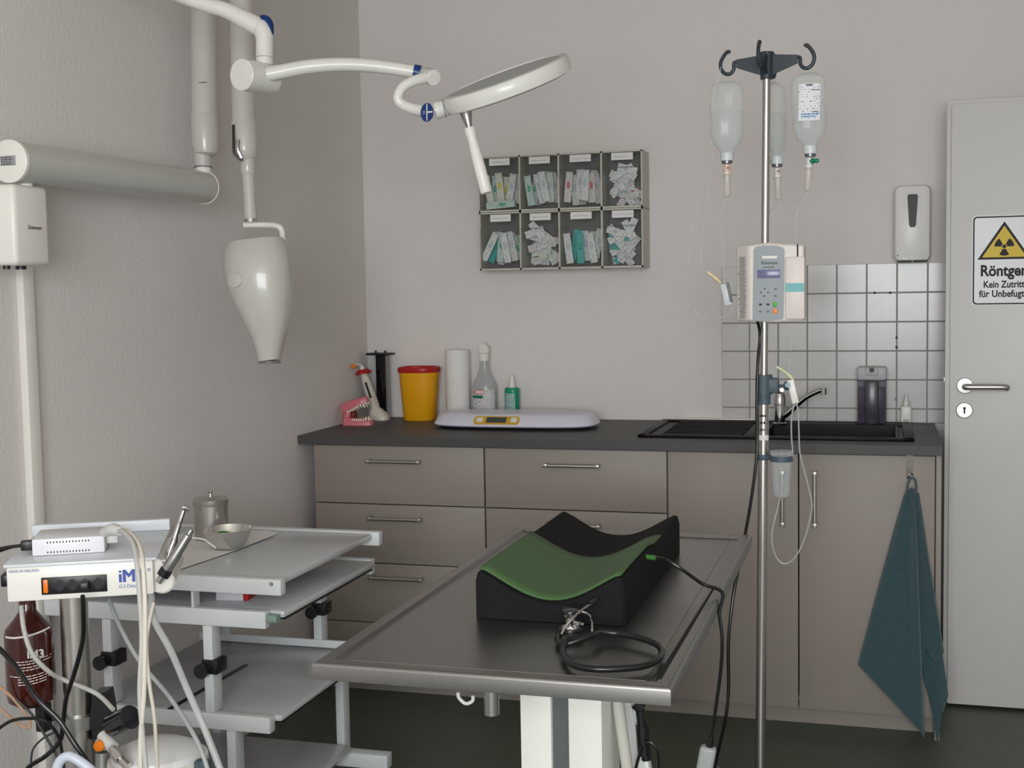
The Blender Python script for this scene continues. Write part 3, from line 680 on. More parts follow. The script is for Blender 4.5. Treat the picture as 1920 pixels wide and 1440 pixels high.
# ================================================================== SURGICAL LAMP
DL = 3.1; ol = thing('examination_lamp', (0, -2.03, 2.25), 'white examination lamp on a jointed arm with round head and hanging handle', 'lamp')
pe = D(350, -4, DL); pd = D(480, 48, DL); dv = (pe-pd).normalized(); pw = pe+dv*((pe.x-.03)/-dv.x)
MB().tube([pw, pe, D(420, 18, DL), D(455, 35, DL), D(485, 50, DL)], .017, 20, 6, rs=[.018, .018, .019, .022, .023]).build('upper_arm', ENAMEL, ol)
MB().lathe([(.06, 0), (.06, .02), (.035, .035), (0, .036)], (0.0005, pw.y, pw.z), 32, (1, 0, 0)).build('wall_mount', ENAMEL, ol)
MB().tube([D(476, 52, DL), D(488, 52, DL), D(495, 65, DL), D(496, 80, DL), D(496, 108, DL)], .021, 24, 5, rs=[.018, .023, .022, .021, .021]).build('elbow', ENAMEL, ol)
bc = MB(); bc.tube([D(487, 37, DL-.002), D(497, 40, DL), D(503, 48, DL), D(505.5, 66, DL)], .02, 20, 4, rs=[.0115, .015, .0135, .010]); bc.build('blue_cap', BLUEP, ol)
MB().cyl(D(496, 108, DL), D(496, 109, DL), .0205, n=28).build('seam', INKG, ol)
MB().cyl(D(496, 109, DL), D(496, 122, DL), .0208, n=28).build('swivel', ENAMEL, ol)
ja, jb = D(452, 140, DL-.055), D(508, 148, DL+.03)
MB().lathe([(.0, -.001), (.036, 0), (.038, .002), (.038, (jb-ja).length-.002), (.034, (jb-ja).length), (0, (jb-ja).length)], ja, 40, (jb-ja)).build('joint_drum', ENAMEL, ol)
ap = [D(470, 145, DL-.02), D(520, 136, DL-.02), D(580, 125, DL-.02), D(650, 121, DL-.01), D(720, 126, DL), D(790, 137, DL)]
MB().tube(ap, .016, 20, 6, rs=[.0185, .0175, .0172, .0165, .016, .0155]).build('lower_arm', ENAMEL, ol)
MB().tube([D(776, 134.5, DL), D(789, 137, DL)], .0178, 20, 0).build('blue_ring', BLUEP, ol)
qa = D(798, 141, DL); fc = D(814, 146, DL-.028)
MB().lathe([(.0, -.002), (.018, 0), (.0195, .003), (.0195, (fc-qa).length), (.0175, (fc-qa).length+.002), (0, (fc-qa).length+.0022)], qa, 28, fc-qa).build('hinge_drum', ENAMEL, ol)
MB().tube([D(798, 146, DL-.03), D(775, 152, DL-.045), D(754, 165, DL-.05), D(746, 185, DL-.05), D(758, 198, DL-.045), D(785, 207, DL-.03), D(808, 209, DL-.01)], .012, 16, 6, rs=[.014, .0125, .012, .012, .0125, .0145, .018]).build('yoke', ENAMEL, ol)
q = D(801, 211, DL-.048); bd = MB(); bax = (-FW-RT*.45).normalized(); bd.lathe([(.0225, 0), (.0225, .002), (0, .0021)], q, 28, bax, sx=.75, xd=RT)
bd.mi = 1; u2 = (UP-UP.dot(bax)*bax).normalized(); r2 = u2.cross(bax)
for (x0, y0, x1, y1) in ((-.0008, -.020, .0018, .020), (.001, -.0016, .0155, .0020)):
    P = [q+bax*.0025+a_*r2+b_*u2 for a_, b_ in ((x0, y0), (x1, y0), (x1, y1), (x0, y1))]; bd.add(P, [[0, 1, 2, 3]])
ringp = [q+bax*.0025+(-.0075+.0028*math.cos(t*.5236))*r2+(.0035*math.sin(t*.5236))*u2 for t in range(12)]; bd.tube(ringp, .0004, 4, 0, True)
bd.build('round_badge', [BLUEP, INKW], ol)
# lamp head
mj = V((.9417, .3364)); th = math.radians(5.2)
hc = D(950, 158, DL); vd = (hc-CAMC).normalized(); r_l = (RT-RT.dot(vd)*vd).normalized(); u_l = r_l.cross(vd).normalized()
nrm = (math.cos(th)*(-.3364*r_l+.9417*u_l)-math.sin(th)*vd).normalized()
mjv = (.9417*r_l+.3364*u_l); Rh = .163; tk = .040
hp = [(Rh*.62, -tk*.5), (Rh*.9, -tk*.5), (Rh*.985, -tk*.38), (Rh, -tk*.1), (Rh*.995, tk*.35), (Rh*.97, tk*.5), (Rh*.90, tk*.55), (Rh*.885, tk*.35)]
MB().lathe([(0, -tk*.49)]+hp+[(Rh*.884, tk*.33), (0, tk*.33)], hc, 64, nrm).build('lamp_head', ENAMEL, ol)
MB().lathe([(Rh*.885, tk*.36), (Rh*.87, tk*.50), (Rh*.5, tk*.60), (0, tk*.62)], hc, 48, nrm).build('lamp_cover', mat('grey_cover', (176, 178, 178), .3), ol)
neck = D(815, 208, DL-.005); MB().tube([neck, D(826, 205, DL-.003), hc-mjv*Rh*.86-nrm*.004], .021, 24, 5, rs=[.0215, .0215, .019]).build('neck_joint', ENAMEL, ol)
side = nrm.cross(mjv); rg = []
for dd_, w_, h_ in ((-Rh*1.10, .020, .020), (-Rh*1.0, .030, .021), (-Rh*.88, .058, .0205), (-Rh*.75, .085, .0195)):
    rg.append([hc+mjv*dd_-nrm*.001+side*(w_*math.cos(t*.2618))+nrm*(h_*math.sin(t*.2618)) for t in range(24)])
MB().loft(rg).build('lamp_neck', ENAMEL, ol, ang=60)
MB().tube([D(833.5, 203, DL-.004), D(832, 203.3, DL-.004)], .0208, 24, 0).build('neck_seam', INKG, ol)
h0 = D(872, 204, DL-.03); h1 = D(880, 240, DL-.035); MB().cyl(h0, h1, .0175, .0062, 24).build('handle_cone', ALU, ol)
hv = D(912, 362, DL-.04)-h1; hl_ = hv.length
MB().lathe([(0, -.001), (.0125, 0), (.0135, .004), (.0135, .018), (.0115, .021), (.0115, .038), (.0128, .048), (.0140, hl_*.6), (.0142, hl_-.004), (.012, hl_), (0, hl_)], h1, 28, hv).build('grip', WHITEP, ol)

# ================================================================== IV STAND
px_, py_ = 1.700, -1.45
def pole(z): return V((1.684+(z)*(.012), py_, z))
iv = thing('iv_stand', (1.684, py_, ZF), 'steel infusion stand with dark four-hook top beside the exam table', 'iv stand')
MB().cyl(pole(.0), pole(1.115), .0133, n=28).build('lower_pole', STEEL, iv)
MB().cyl(pole(1.10), pole(1.935), .0098, n=28).build('upper_pole', STEEL, iv)
m_ = MB(); q = pole(1.147); m_.cyl(pole(1.10), pole(1.13), .0175, n=24); m_.cyl(pole(1.125), pole(1.175), .0215, n=24)
m_.box(q+V((0, -.016, -.018)), q+V((.038, .016, .02)), .005); m_.build('height_clamp', SLATE, iv)
MB().lathe([(.004, 0), (.004, .012), (.010, .013), (.0115, .02), (.0105, .028), (0, .029)], q+V((.038, 0, 0)), 12, (1, 0, 0)).build('clamp_knob', SLATE, iv)
m_ = MB(); q = pole(1.05); strokes(m_, V((q.x-.008, py_-.0137, 1.068)), (1, 0, 0), (0, 0, 1), .016, 3, .018, .006, .9, 3); m_.build('pole_print', INK, iv)
m_ = MB(); m_.lathe([(.0136, 0), (.0137, .0005), (.0137, .0125), (.0136, .013)], pole(1.008), 28); m_.build('pole_label', PAPER, iv)
hubz = 1.95; hc_ = pole(hubz); m_ = MB(); m_.cyl(pole(1.918), pole(1.985), .0155, .0175, 20); m_.build('hook_hub', DSLATE, iv)
for ang in (-5, 85, 175, 265):
    a = math.radians(ang); dx = V((math.cos(a), math.sin(a), 0)); up = V((0, 0, 1)); sy = dx.cross(up)
    m_ = MB(); c = pole(hubz); P = []
    for (r_, zt0, zb0) in ((.012, .028, -.022), (.076, .022, .002)): P += [(r_, zt0, zb0)]
    vs = []
    for r_, a1, b1 in P:
        for s_ in (-.005, .005): vs += [c+dx*r_+sy*s_+up*a1, c+dx*r_+sy*s_+up*b1]
    m_.add(vs, [[0, 1, 3, 2], [4, 6, 7, 5], [0, 4, 5, 1], [2, 3, 7, 6], [0, 2, 6, 4], [1, 5, 7, 3]])
    hk = [(.072, .016), (.082, .015), (.083, .0), (.090, -.010), (.101, -.012), (.113, -.003), (.117, .014), (.111, .030), (.099, .044), (.093, .041)]
    m_.tube([c+dx*r_+up*z for r_, z in hk], .0048, 10, 4); m_.build('hook', DSLATE, iv)
bs = MB(); bs.lathe([(.05, 0), (.05, .03), (.02, .06), (0, .061)], (1.684, py_, .03), 24)
for ang in (122, 50, -22, -94, 194):
    a = math.radians(ang); dx = V((math.cos(a), math.sin(a), 0)); bs.tube([V((1.684, py_, .055))+dx*.03, V((1.684, py_, .05))+dx*.18, V((1.684, py_, .032))+dx*.29], .014, 10, 4)
bs.build('base', STEEL, iv)
for ang in (122, 50, -22, -94, 194):
    a = math.radians(ang); dx = V((math.cos(a), math.sin(a), 0)); c = V((1.684, py_, 0))+dx*.30
    w = MB(); sd_ = dx.cross(V((0, 0, 1))); w.cyl(c+V((0, 0, ZF+.026))-sd_*.010, c+V((0, 0, ZF+.026))+sd_*.010, .026, n=24); w.mi = 1
    w.lathe([(.055, .026), (.06, .035), (.05, .05), (.02, .062), (0, .063)], c+V((0, 0, ZF+.002)), 20, sx=1, sy=.7); w.build('castor', [BLACKR, mat('dark_blue_cover', (30, 42, 62), .4)], iv)

# infusion bottles -------------------------------------------------
def infusion_bottle(hook, ang, label, top_off, lab, capmat, chm, tilt=0, full=True, wsc=1.0, bh=.195, thin=1.):
    c = V(hook); a = math.radians(ang)
    xd = V((math.cos(a), math.sin(a), 0)); ax = V((math.sin(math.radians(tilt)), 0, -math.cos(math.radians(tilt))))
    o = thing('infusion_bottle', c, label, 'infusion bottle')
    prof = [(0, 0), (.018*wsc, .001), (.034*wsc, .008), (.041*wsc, .022), (.0425*wsc, .06), (.043*wsc, .11), (.0415*wsc, .145), (.033*wsc, .170), (.020*wsc, .184), (.0155, .19), (.0155, .197), (0, .1975)]
    prof = [(r, h*bh/.1975) for r, h in prof]
    MB().lathe(prof, c+ax*top_off, 36, ax, sx=1, sy=.62*thin, xd=xd, power=2.5).build('bottle_body', CLEARB, o)
    liq = [(r*.93, h) for r, h in prof if h > bh*.42]; liq = [(0, bh*.42)]+liq[:-2]
    liq = [(0, bh*.40), (.0395*wsc, bh*.405)]+[(r*.92, h) for r, h in prof[5:-2]]+[(0, bh*.96)]
    MB().lathe(liq, c+ax*top_off, 36, ax, sx=1, sy=.60*thin, xd=xd, power=2.5).build('fluid', clear('saline', (228, 234, 236), .10, .06, .5, .15), o)
    m_ = MB(); m_.tube([c+xd*.006+ax*top_off, c+xd*.003+V((0, 0, .006)), c-xd*.003+V((0, 0, .006)), c-xd*.006+ax*top_off], .0012, 8, 5); m_.build('hanging_loop', CLEART, o)
    e = c+ax*(top_off+bh)
    MB().lathe([(.0165, -.006), (.0175, 0), (.0165, .014), (.0145, .0145), (0, .015)], e, 24, ax).build('neck_collar', mat('pale_collar', (205, 212, 214), .35), o)
    MB().lathe([(.0135, .0145), (.0135, .021), (0, .022)], e, 24, ax).build('crimp_ring', mat('grey_crimp', (120, 122, 124), .3, .8), o)
    if lab:
        w = .052; lp = MB(); n = 8; vs = []
        sd = xd.cross(ax); 
        if sd.y > 0: sd = -sd
        for j in range(n+1):
            u_ = -1+2*j/n; x = u_*w/2; yy = (.0272*(1-(abs(x)/.044)**2.5)**(1/2.5))*thin+.0008
            for hh in (.030, .120): vs.append(c+ax*(top_off+hh)+xd*(x+.002+(.005 if hh > .1 else 0)*-1)+sd*yy)
        lp.add(vs, [[2*j, 2*j+2, 2*j+3, 2*j+1] for j in range(n)]); lo = lp.build('bottle_label', printed('infusion_label', (226, 228, 232), (140, 142, 146), 45, 170, .42), o)
        def st(x, hh, w_, rows, pitch, hgt, m, nn=5):
            q = c+ax*(top_off+hh)+xd*x+sd*.0295*thin; s2 = MB(); strokes(s2, q, xd, -ax, w_, rows, pitch, hgt, .95, nn); s2.build('print', m, lo)
        st(-.008, .036, .013, 1, .01, .0045, INK, 6); st(.006, .047, .016, 1, .01, .002, INK, 3); st(-.022, .106, .034, 2, .006, .003, mat('cyan_print', (40, 120, 180), .5), 5); st(.004, .1, .012, 1, .01, .002, INK, 3)
    return o, e, ax
def infusion_set(e, ax, label, body, cap, pts, tip=None, green=False, r=.00125):
    s = thing('infusion_set', e+ax*.022, label, 'infusion line')
    st = e+ax*.0225
    MB().lathe([(.007, 0), (.0085, .002), (.0085, .016), (.0105, .018), (.0105, .026), (0, .0262)], st, 20, ax).build('spike_cap', cap, s)
    MB().lathe([(.0098, .0262), (.0098, .030), (.0088, .031), (.0082, .078), (.006, .082), (.002, .084), (0, .0845)], st, 20, ax).build('drip_chamber', body, s)
    if green: MB().lathe([(.0035, 0), (.0035, .003), (.007, .005), (.007, .010), (.004, .012), (.006, .016), (.004, .022), (0, .023)], st+ax*.010+V((.002, -.007, 0)), 14, (1, -.2, 0)).build('vent_cap', mat('green_cap', (20, 130, 90), .35), s)
    else: MB().lathe([(.0035, 0), (.0035, .004), (0, .0042)], st+ax*.010+V((.003, -.0085, 0)), 12, (.3, -1, 0)).build('vent', mat('brown_vent', (170, 120, 90), .4), s)
    if pts: MB().tube([st+ax*.083]+pts, r, 8, 6).build('tube', CLEART, s)
    return s
BEIGEC = mat('beige_chamber_cap', (222, 196, 178), .35); CHB = clear('chamber_plastic', (225, 215, 208), .35, .15)
hkz = hubz-.014
hL = pole(hubz)+V((-.101, .009, -.012)); hR = pole(hubz)+V((.101, -.009, -.010)); hB = pole(hubz)+V((.0088, .101, -.012))
oL, eL, aL = infusion_bottle(hL, 10, 'clear soft infusion bottle without front label on the left hook of the iv stand', .018, False, None, None, 0, bh=.185)
oR, eR, aR = infusion_bottle(hR, 8, 'clear infusion bottle with white printed label on the right hook of the iv stand', .014, True, None, None, 1.5, bh=.185)
oB, eB, aB = infusion_bottle(hB, 60, 'slim clear infusion bottle hanging behind the pole of the iv stand', .014, False, None, None, 2, bh=.195, wsc=.82)
infusion_set(eL, aL, 'drip chamber with beige cap under the left infusion bottle and its looped line', CHB, BEIGEC,
    [Y(-1.45, q[0], q[1]) for q in ((1352, 400), (1354, 450), (1359, 520), (1363, 560), (1372, 575), (1368, 590), (1340, 597), (1312, 594), (1303, 580))])
infusion_set(eR, V((-.06, 0, -1)).normalized(), 'drip chamber with green vent cap under the labelled right infusion bottle', CHB, mat('grey_cap', (214, 212, 210), .35),
    [Y(-1.47, 1494, 400), Y(-1.475, 1493, 430), Y(-1.475, 1492, 455)], green=True)
infusion_set(eB, aB, 'drip chamber with orange vent partly hidden behind the iv pole', CHB, mat('grey_cap', (214, 212, 210), .35),
    [Y(-1.39, 1440, 405), Y(-1.40, 1420, 430), Y(-1.42, 1416, 452)])
# spare line hanging in a long bow on the left
sl = thing('loose_infusion_line', Y(-1.44, 1330, 330), 'thin clear infusion line bowing down left of the pole with yellow-tipped roller clamp', 'infusion line')
MB().tube([Y(-1.49, *q) for q in ((1352, 125), (1340, 200), (1334, 270), (1322, 340), (1303, 410), (1291, 470), (1292, 500))], .0011, 8, 6).build('tube', CLEART, sl)
MB().tube([Y(-1.49, *q) for q in ((1346, 130), (1342, 250), (1336, 300), (1322, 400), (1314, 470), (1318, 505), (1326, 510))], .0011, 8, 6).build('tube', CLEART, sl)
MB().tube([Y(-1.45, *q) for q in ((1326, 510), (1336, 517), (1342, 522), (1352, 531))], .003, 10, 4, rs=[.0045, .0035, .005, .002]).build('luer_tip', mat('pale_yellow_luer', (226, 208, 160), .35), sl)
q = Y(-1.455, 1363, 552); m_ = MB(); Mq = Matrix.Translation(q) @ Matrix.Rotation(math.radians(12), 4, 'Y').inverted()
m_.box((-.011, -.006, -.028), (.009, .006, .028), .002, Mq); m_.build('roller_clamp', clear('milky_clamp', (225, 228, 232), .7, .3), sl)
MB().box((.004, -.009, -.022), (.011, .002, .030), .002, Mq).build('clamp_wheel_track', INKG, sl)

# infusion pump ----------------------------------------------------
p0 = Y(-1.505, 1403, 460); p1 = Y(-1.505, 1508, 604); yp = -1.505; xA, xB = p0.x, p1.x; zT, zB = p0.z, p1.z
IVORY = mat('ivory_casing', (218, 210, 203), .4)
pu = thing('infusion_pump', (1.70, -1.47, zB), 'cream infusion pump with grey keypad clamped to the iv pole', 'infusion pump')
P = [V((xA, yp, zB+.004)), V(((xA+xB)/2, yp, zB)), V((xB, yp, zB+.003)), V((xB, yp, zT-.002)), V((xA+(xB-xA)*.62, yp, zT+.002)), V(((xA+xB)/2-.02, yp, zT+.006)), V((xA, yp, zT))]
P2_ = [q_+V((-.034 if q_.x < 1.68 else 0, .035, 0)) for q_ in P]; P3_ = [q_+V((0, .038, 0)) for q_ in P2_]
MB().loft([P, P2_, P3_]).build('casing', IVORY, pu, bev=.005)
q = Y(yp-.002, 1412, 460)
ka = [Y(yp-.001, *w_) for w_ in ((1411, 599), (1413, 468), (1416, 463), (1432, 460), (1455, 460.5), (1468, 464), (1471, 468), (1469, 596), (1466, 599), (1440, 601), (1414, 601))]
MB().prism(ka, (0, -.0012, 0)).build('keypad', mat('keypad_grey', (140, 146, 150), .4), pu)
def rect(x0, y0, x1, y1, name, m, par, th=.001, off=.0024):
    a = Y(yp-off, x0, y0); b = Y(yp-off, x1, y1)
    return MB().box((a.x, yp-off-th, min(a.z, b.z)), (b.x, yp-off, max(a.z, b.z)), .0003).build(name, m, par)
rect(1429, 480, 1457, 484.5, 'status_strip', PAPER, pu); rect(1420, 506, 1463, 521, 'display', mat('lcd_violet', (112, 112, 148), .2), pu)
q = Y(yp-.0024, 1443, 493); text('lettering', 'Eickemeyer', INK, pu, q, (1, 0, 0), (0, 0, 1), .0098, .9, .012)
m_ = MB(); strokes(m_, Y(yp-.0022, 1431, 502), (1, 0, 0), (0, 0, 1), .026, 1, .01, .0022, .95, 4).build('print', INK, pu)
for (bx, by) in ((1434, 541), (1427, 548), (1440, 548), (1433, 555)):
    rect(bx-1.2, by-1.2, bx+1.2, by+1.2, 'arrow_key', INK, pu)
for (bx, by) in ((1454, 542), (1454, 555), (1426, 571), (1440, 571), (1426, 584), (1440, 584)): rect(bx-2.6, by-1.8, bx+2.6, by+1.6, 'key', INKG if by > 580 or bx > 1450 else INK, pu)
rect(1449.5, 566, 1457, 575.5, 'green_key', mat('green_key', (60, 170, 40), .4), pu); rect(1449.5, 579, 1457, 588, 'orange_key', ORANGE, pu)
a = Y(yp-.001, 1473, 482); b = Y(yp-.001, 1507, 598)
MB().box((a.x, yp-.012, b.z), (b.x+.003, yp+.004, a.z), .003).build('tube_door', mat('tube_door', (224, 214, 208), .4), pu)
a = Y(yp-.013, 1472, 531); b = Y(yp-.013, 1508, 547)
MB().box((a.x, yp-.0128, b.z), (b.x, yp-.0115, a.z)).build('teal_band', mat('teal_band', (110, 176, 178), .45), pu)
a = Y(yp, 1494, 458); b = Y(yp, 1497, 481); MB().box((a.x, yp-.0005, b.z), (b.x, yp+.001, a.z)).build('tube_slot', INK, pu)
m_ = MB(); q = Y(yp+.03, 1386, 490)
for k in range(46):
    zz = zT-.03-k*.0034; f0 = random.uniform(.15, .3); f1 = random.uniform(.65, .85); A0 = V((xA-.034*f0-.0008, yp+.035*f0-.0008, zz)); A1 = V((xA-.034*f1-.0008, yp+.035*f1-.0008, zz)); m_.add([A0, A1, A1+V((0, 0, .0016)), A0+V((0, 0, .0016))], [[0, 1, 2, 3]])
m_.build('side_print', INKG, pu)
MB().box((1.672, -1.463, zB+.03), (1.722, -1.436, zB+.11), .004).build('pole_clamp', DSLATE, pu)
# mains lead of the pump
MB().tube([V((1.675, -1.44, zB+.02)), Y(-1.47, 1425, 625), Y(-1.47, 1421, 680), Y(-1.475, 1419, 760), Y(-1.48, 1419, 850), Y(-1.52, 1408, 940), Y(-1.6, 1390, 1040), Y(-1.64, 1376, 1110), Y(-1.66, 1366, 1200), Y(-1.66, 1366, 1290), Y(-1.66, 1360, 1350), Y(-1.62, 1344, 1420), Y(-1.6, 1334, 1470)], .0042, 10, 6).build('pump_power_cable', BLACKR, label='black mains cable hanging from the infusion pump down beside the iv pole', cat='cable')
# lower line with white clamp
ll = thing('hanging_infusion_line', Y(-1.47, 1486, 700), 'clear infusion line with white roller clamp looping beside the lower pole', 'infusion line')
MB().tube([Y(-1.47, *q) for q in ((1484, 607), (1483, 650), (1480, 690), (1486, 718))], .0008, 8, 5).build('tube', CLEART, ll)
MB().tube([Y(-1.475, *q) for q in ((1489, 757), (1484, 785), (1484, 820), (1486, 850), (1480, 880), (1466, 915), (1460, 945), (1449, 990), (1448, 1020), (1456, 1045), (1470, 1057), (1486, 1050), (1500, 1030), (1512, 1000), (1520, 965), (1522, 940), (1510, 890), (1500, 850), (1498, 810), (1497, 775), (1494, 757))], .0021, 10, 5).build('tube', clear('milky_tube', (200, 202, 202), .45, .2), ll)
ca, cb_ = Y(-1.475, 1482, 712), Y(-1.475, 1492, 756); md = (ca+cb_)/2; dz = (cb_-ca); Mq = Matrix.Translation(md) @ V((0, 0, -1)).rotation_difference(dz.normalized()).to_matrix().to_4x4()
MB().box((-.0085, -.006, -dz.length/2), (.0085, .006, dz.length/2), .002, Mq).build('roller_clamp', WHITEP, ll)
MB().cyl(Y(-1.485, 1477, 722), Y(-1.468, 1477, 722), .0065, n=16).build('roller_wheel', mat('pale_blue', (120, 150, 170), .4), ll)
MB().tube([Y(-1.475, *q) for q in ((1456, 688), (1464, 692), (1474, 699), (1482, 706), (1487, 712))], .003, 10, 4, rs=[.0035, .0025, .0025, .0045, .002]).build('luer_tip', mat('pale_lime_luer', (215, 220, 170), .35), ll)
# cup in ring holder on the pole
q = pole(.962); cc = V((1.743, -1.47, .864))
ch = MB(); ch.lathe([(.0160, 0), (.0165, .001), (.0165, .013), (.0160, .014)], pole(.957), 24); ch.cyl(pole(.964), V((1.725, -1.47, .964)), .005, n=10)
ch.lathe([(.0275, .093), (.029, .093), (.029, .107), (.0275, .107), (.0275, .093)], cc, 32); cho = ch.build('cup_ring', SLATE, iv)
MB().lathe([(0, 0), (.017, .001), (.0205, .004), (.0215, .012), (.026, .085), (.027, .108), (.0295, .118), (.0285, .1185), (.026, .108), (.0245, .085), (.02, .012), (.015, .005), (0, .004)], cc, 32).build('clear_cup', clear('clear_cup', (225, 228, 228), .12, .06, .7), label='clear plastic cup held in a grey ring on the iv pole', cat='cup')

# ================================================================== EXAM TABLE
tx0, tx1, ty0, ty1, tz = 1.092, 1.686, -2.87, -1.65, .80
et = thing('examination_table', ((tx0+tx1)/2, -2.26, ZF), 'stainless steel veterinary exam table on a white lifting column', 'table')
def ring_(i, z): return [V((tx0+i, ty0+i, z)), V((tx1-i, ty0+i, z)), V((tx1-i, ty1-i, z)), V((tx0+i, ty1-i, z))]
m_ = MB(); m_.loft([ring_(.012, tz-.028), ring_(.0, tz-.028), ring_(.0, tz-.006), ring_(.0007, tz-.0035), ring_(.0022, tz-.0015), ring_(.0045, tz-.0003), ring_(.007, tz), ring_(.026, tz), ring_(.030, tz-.006), ring_(.046, tz-.0075), ring_(.047, tz-.006)], False)
m_.add(ring_(.047, tz-.006), [[0, 1, 2, 3]]); m_.add(ring_(.012, tz-.027), [[3, 2, 1, 0]]); m_.build('tabletop', TABSTEEL, et, ang=32)
c = Z(tz-.006, 930, 1253); MB().lathe([(.007, 0), (.0085, .0008), (.007, .0012), (0, .0012)], (c.x, ty0+.036, tz-.0073), 20).build('drain_hole', CHROME, et)
a = Z(tz, 1240, 1272); b = Z(tz, 1345, 1110)
MB().prism([V((tx1-.030, ty0+.04, tz-.0057)), V((tx1-.021, ty0+.04, tz-.0055)), V((tx1-.017, -2.2, tz-.0055)), V((tx1-.021, -2.2, tz-.0057))], (0, 0, .0062)).build('drain_channel', DARKGAP, et)
c = Y(-2.6, 928, 1310); MB().cyl((c.x, -2.62, tz-.029), (c.x, -2.62, .648), .0135, .0135, 24).build('drain_pipe', ALU, et)
c = Y(-2.6, 873, 1305); MB().tube([c+V((-.014, 0, .006)), c+V((-.013, 0, -.004)), c+V((0, 0, -.014)), c+V((.013, 0, -.008)), c+V((.014, 0, .002))]+[], .0033, 10, 5).build('hose_hook', WHITEP, et)
yc = -2.35; qs = [Y(yc, x_, 1330).x for x_ in (975, 1033, 1065, 1128)]
COLW = mat('column_white', (246, 246, 238), .35)
for a, b in ((qs[0], qs[1]), (qs[2], qs[3])): MB().box((a, yc, ZF+.05), (b, yc+.17, tz-.05), .003).build('column_post', COLW, et)
MB().box((qs[1], yc+.012, ZF+.05), (qs[2], yc+.16, tz-.06)).build('column_centre', mat('column_grey', (96, 99, 100), .5), et)
MB().box((tx0+.1, ty0+.2, tz-.05), (tx1-.1, ty1-.2, tz-.028)).build('subframe', COLW, et)
MB().box((1.16, -2.66, ZF), (1.62, -1.92, ZF+.05), .01).build('base_plate', COLW, et)
m_ = MB(); m_.tube([V((qs[3]+.015, yc+.1, tz-.06)), V((qs[3]+.012, yc+.09, .6)), V((qs[3]+.03, yc+.1, .42)), V((qs[3]+.05, yc+.12, .2))], .012, 12, 6); m_.build('corrugated_hose', mat('pale_hose', (205, 202, 192), .5), et)
# power strip and leads beside the column
ps = thing('power_strip', Y(-2.12, 1190, 1430), 'white multi-socket power strip with black plugs hanging beside the table column', 'power strip')
a = Y(-2.12, 1168, 1300); b = Y(-2.12, 1205, 1470); dz = b-a; Mq = Matrix.Translation((a+b)/2) @ V((0, 0, -1)).rotation_difference(dz.normalized()).to_matrix().to_4x4()
MB().box((-.022, -.02, -dz.length/2), (.018, .02, dz.length/2), .005, Mq).build('strip_body', mat('bright_white', (240, 240, 238), .3), ps)
for k in range(5): MB().box((.014, -.016, dz.length*(.38-.19*k)), (.026, .016, dz.length*(.38-.19*k)+.03), .005, Mq).build('socket', mat('bright_white', (240, 240, 238), .3), ps)
m_ = MB(); 
for (x0, y0, x1, y1, rr_) in ((1192, 1318, 1203, 1330, .013), (1200, 1330, 1212, 1425, .010), (1204, 1360, 1208, 1415, .014)): m_.cyl(Y(-2.15, x0, y0), Y(-2.15, x1, y1), rr_, n=10)
m_.build('plug', BLACKP, ps)
for pts in (((1164, 1300), (1150, 1340), (1145, 1390), (1150, 1450)), ((1208, 1392), (1222, 1393), (1234, 1412), (1233, 1450)), ((1204, 1400), (1196, 1425), (1190, 1450))):
    MB().tube([Y(-2.17, *q) for q in pts], .0032, 8, 6).build('lead', BLACKR, ps)

# foam positioning pad
pz = tz-.005; fx0, fx1, fy0, fy1 = 1.262, 1.545, -2.52, -1.868; HH = .088
def trough(u):   # u 0..1 across, height of the upper surface
    if u < .04 or u > .96: return HH-(.020 if (u < .001 or u > .999) else .003 if (u < .02 or u > .98) else 0)
    t = (u-.04)/.92; return HH-.052*math.sin(math.pi*t)**1.15
us = [0, .015, .04]+[.04+.92*k/16 for k in range(1, 16)]+[.96, .985, 1]
def prof(y, ins=0): return [V((fx0+ins+(fx1-fx0-2*ins)*u, y, pz+trough(u)-ins*.6)) for u in us]+[V((fx1-ins*.5, y, pz)), V((fx0+ins*.5, y, pz))]
MB().loft([prof(fy0, .006), prof(fy0+.006), prof(fy1-.006), prof(fy1, .006)]).build('foam_cushion', FOAM, label='black trough-shaped foam positioning cushion lying on the steel exam table', cat='cushion')
# green mat
gy0, gy1 = -2.512, -2.07; vs = []; nx, ny = 24, 10; m_ = MB()
lb_ = Z(.885, 985, 1000); rb_ = Z(.885, 1228, 1005)
for j in range(ny+1):
    for i in range(nx+1):
        u = .025+.95*i/nx; ya = gy0+(lb_.y-gy0)*j/ny; ybb = gy0+(rb_.y-gy0)*j/ny
        y = ya+(ybb-ya)*i/nx; z = pz+max(trough(u), HH-.052*math.sin(math.pi*max(0, min(1, (u-.03)/.94)))**1.15)+.0042+.001*math.sin(7*u+3*j/ny)
        xx = fx0+(fx1-fx0)*u+.0*j
        if u > .9 and j > 7: xx += (u-.9)*.12; 
        vs.append(V((xx, y, z)))
m_.add(vs, [[j*(nx+1)+i, j*(nx+1)+i+1, (j+1)*(nx+1)+i+1, (j+1)*(nx+1)+i] for j in range(ny) for i in range(nx)])
gm = thing('heating_mat', (1.4, -2.3, pz+.04), 'green heating mat draped in the hollow of the black cushion', 'heating mat')
m_.build('mat_sheet', GREENM, gm, solid=.004)
q = Z(.872, 1205, 1043)
MB().tube([Z(.872, 1202, 1043), Z(.872, 1228, 1046)], .005, 10, 0).build('cable_boot', mat('green_boot', (60, 120, 55), .5), gm)
e_ = Z(.808, 1336, 1110)
cpts = [Z(.872, 1226, 1045), Z(.862, 1250, 1050), Z(.84, 1285, 1072), Z(.826, 1318, 1095), V((1.692, e_.y, .808))]
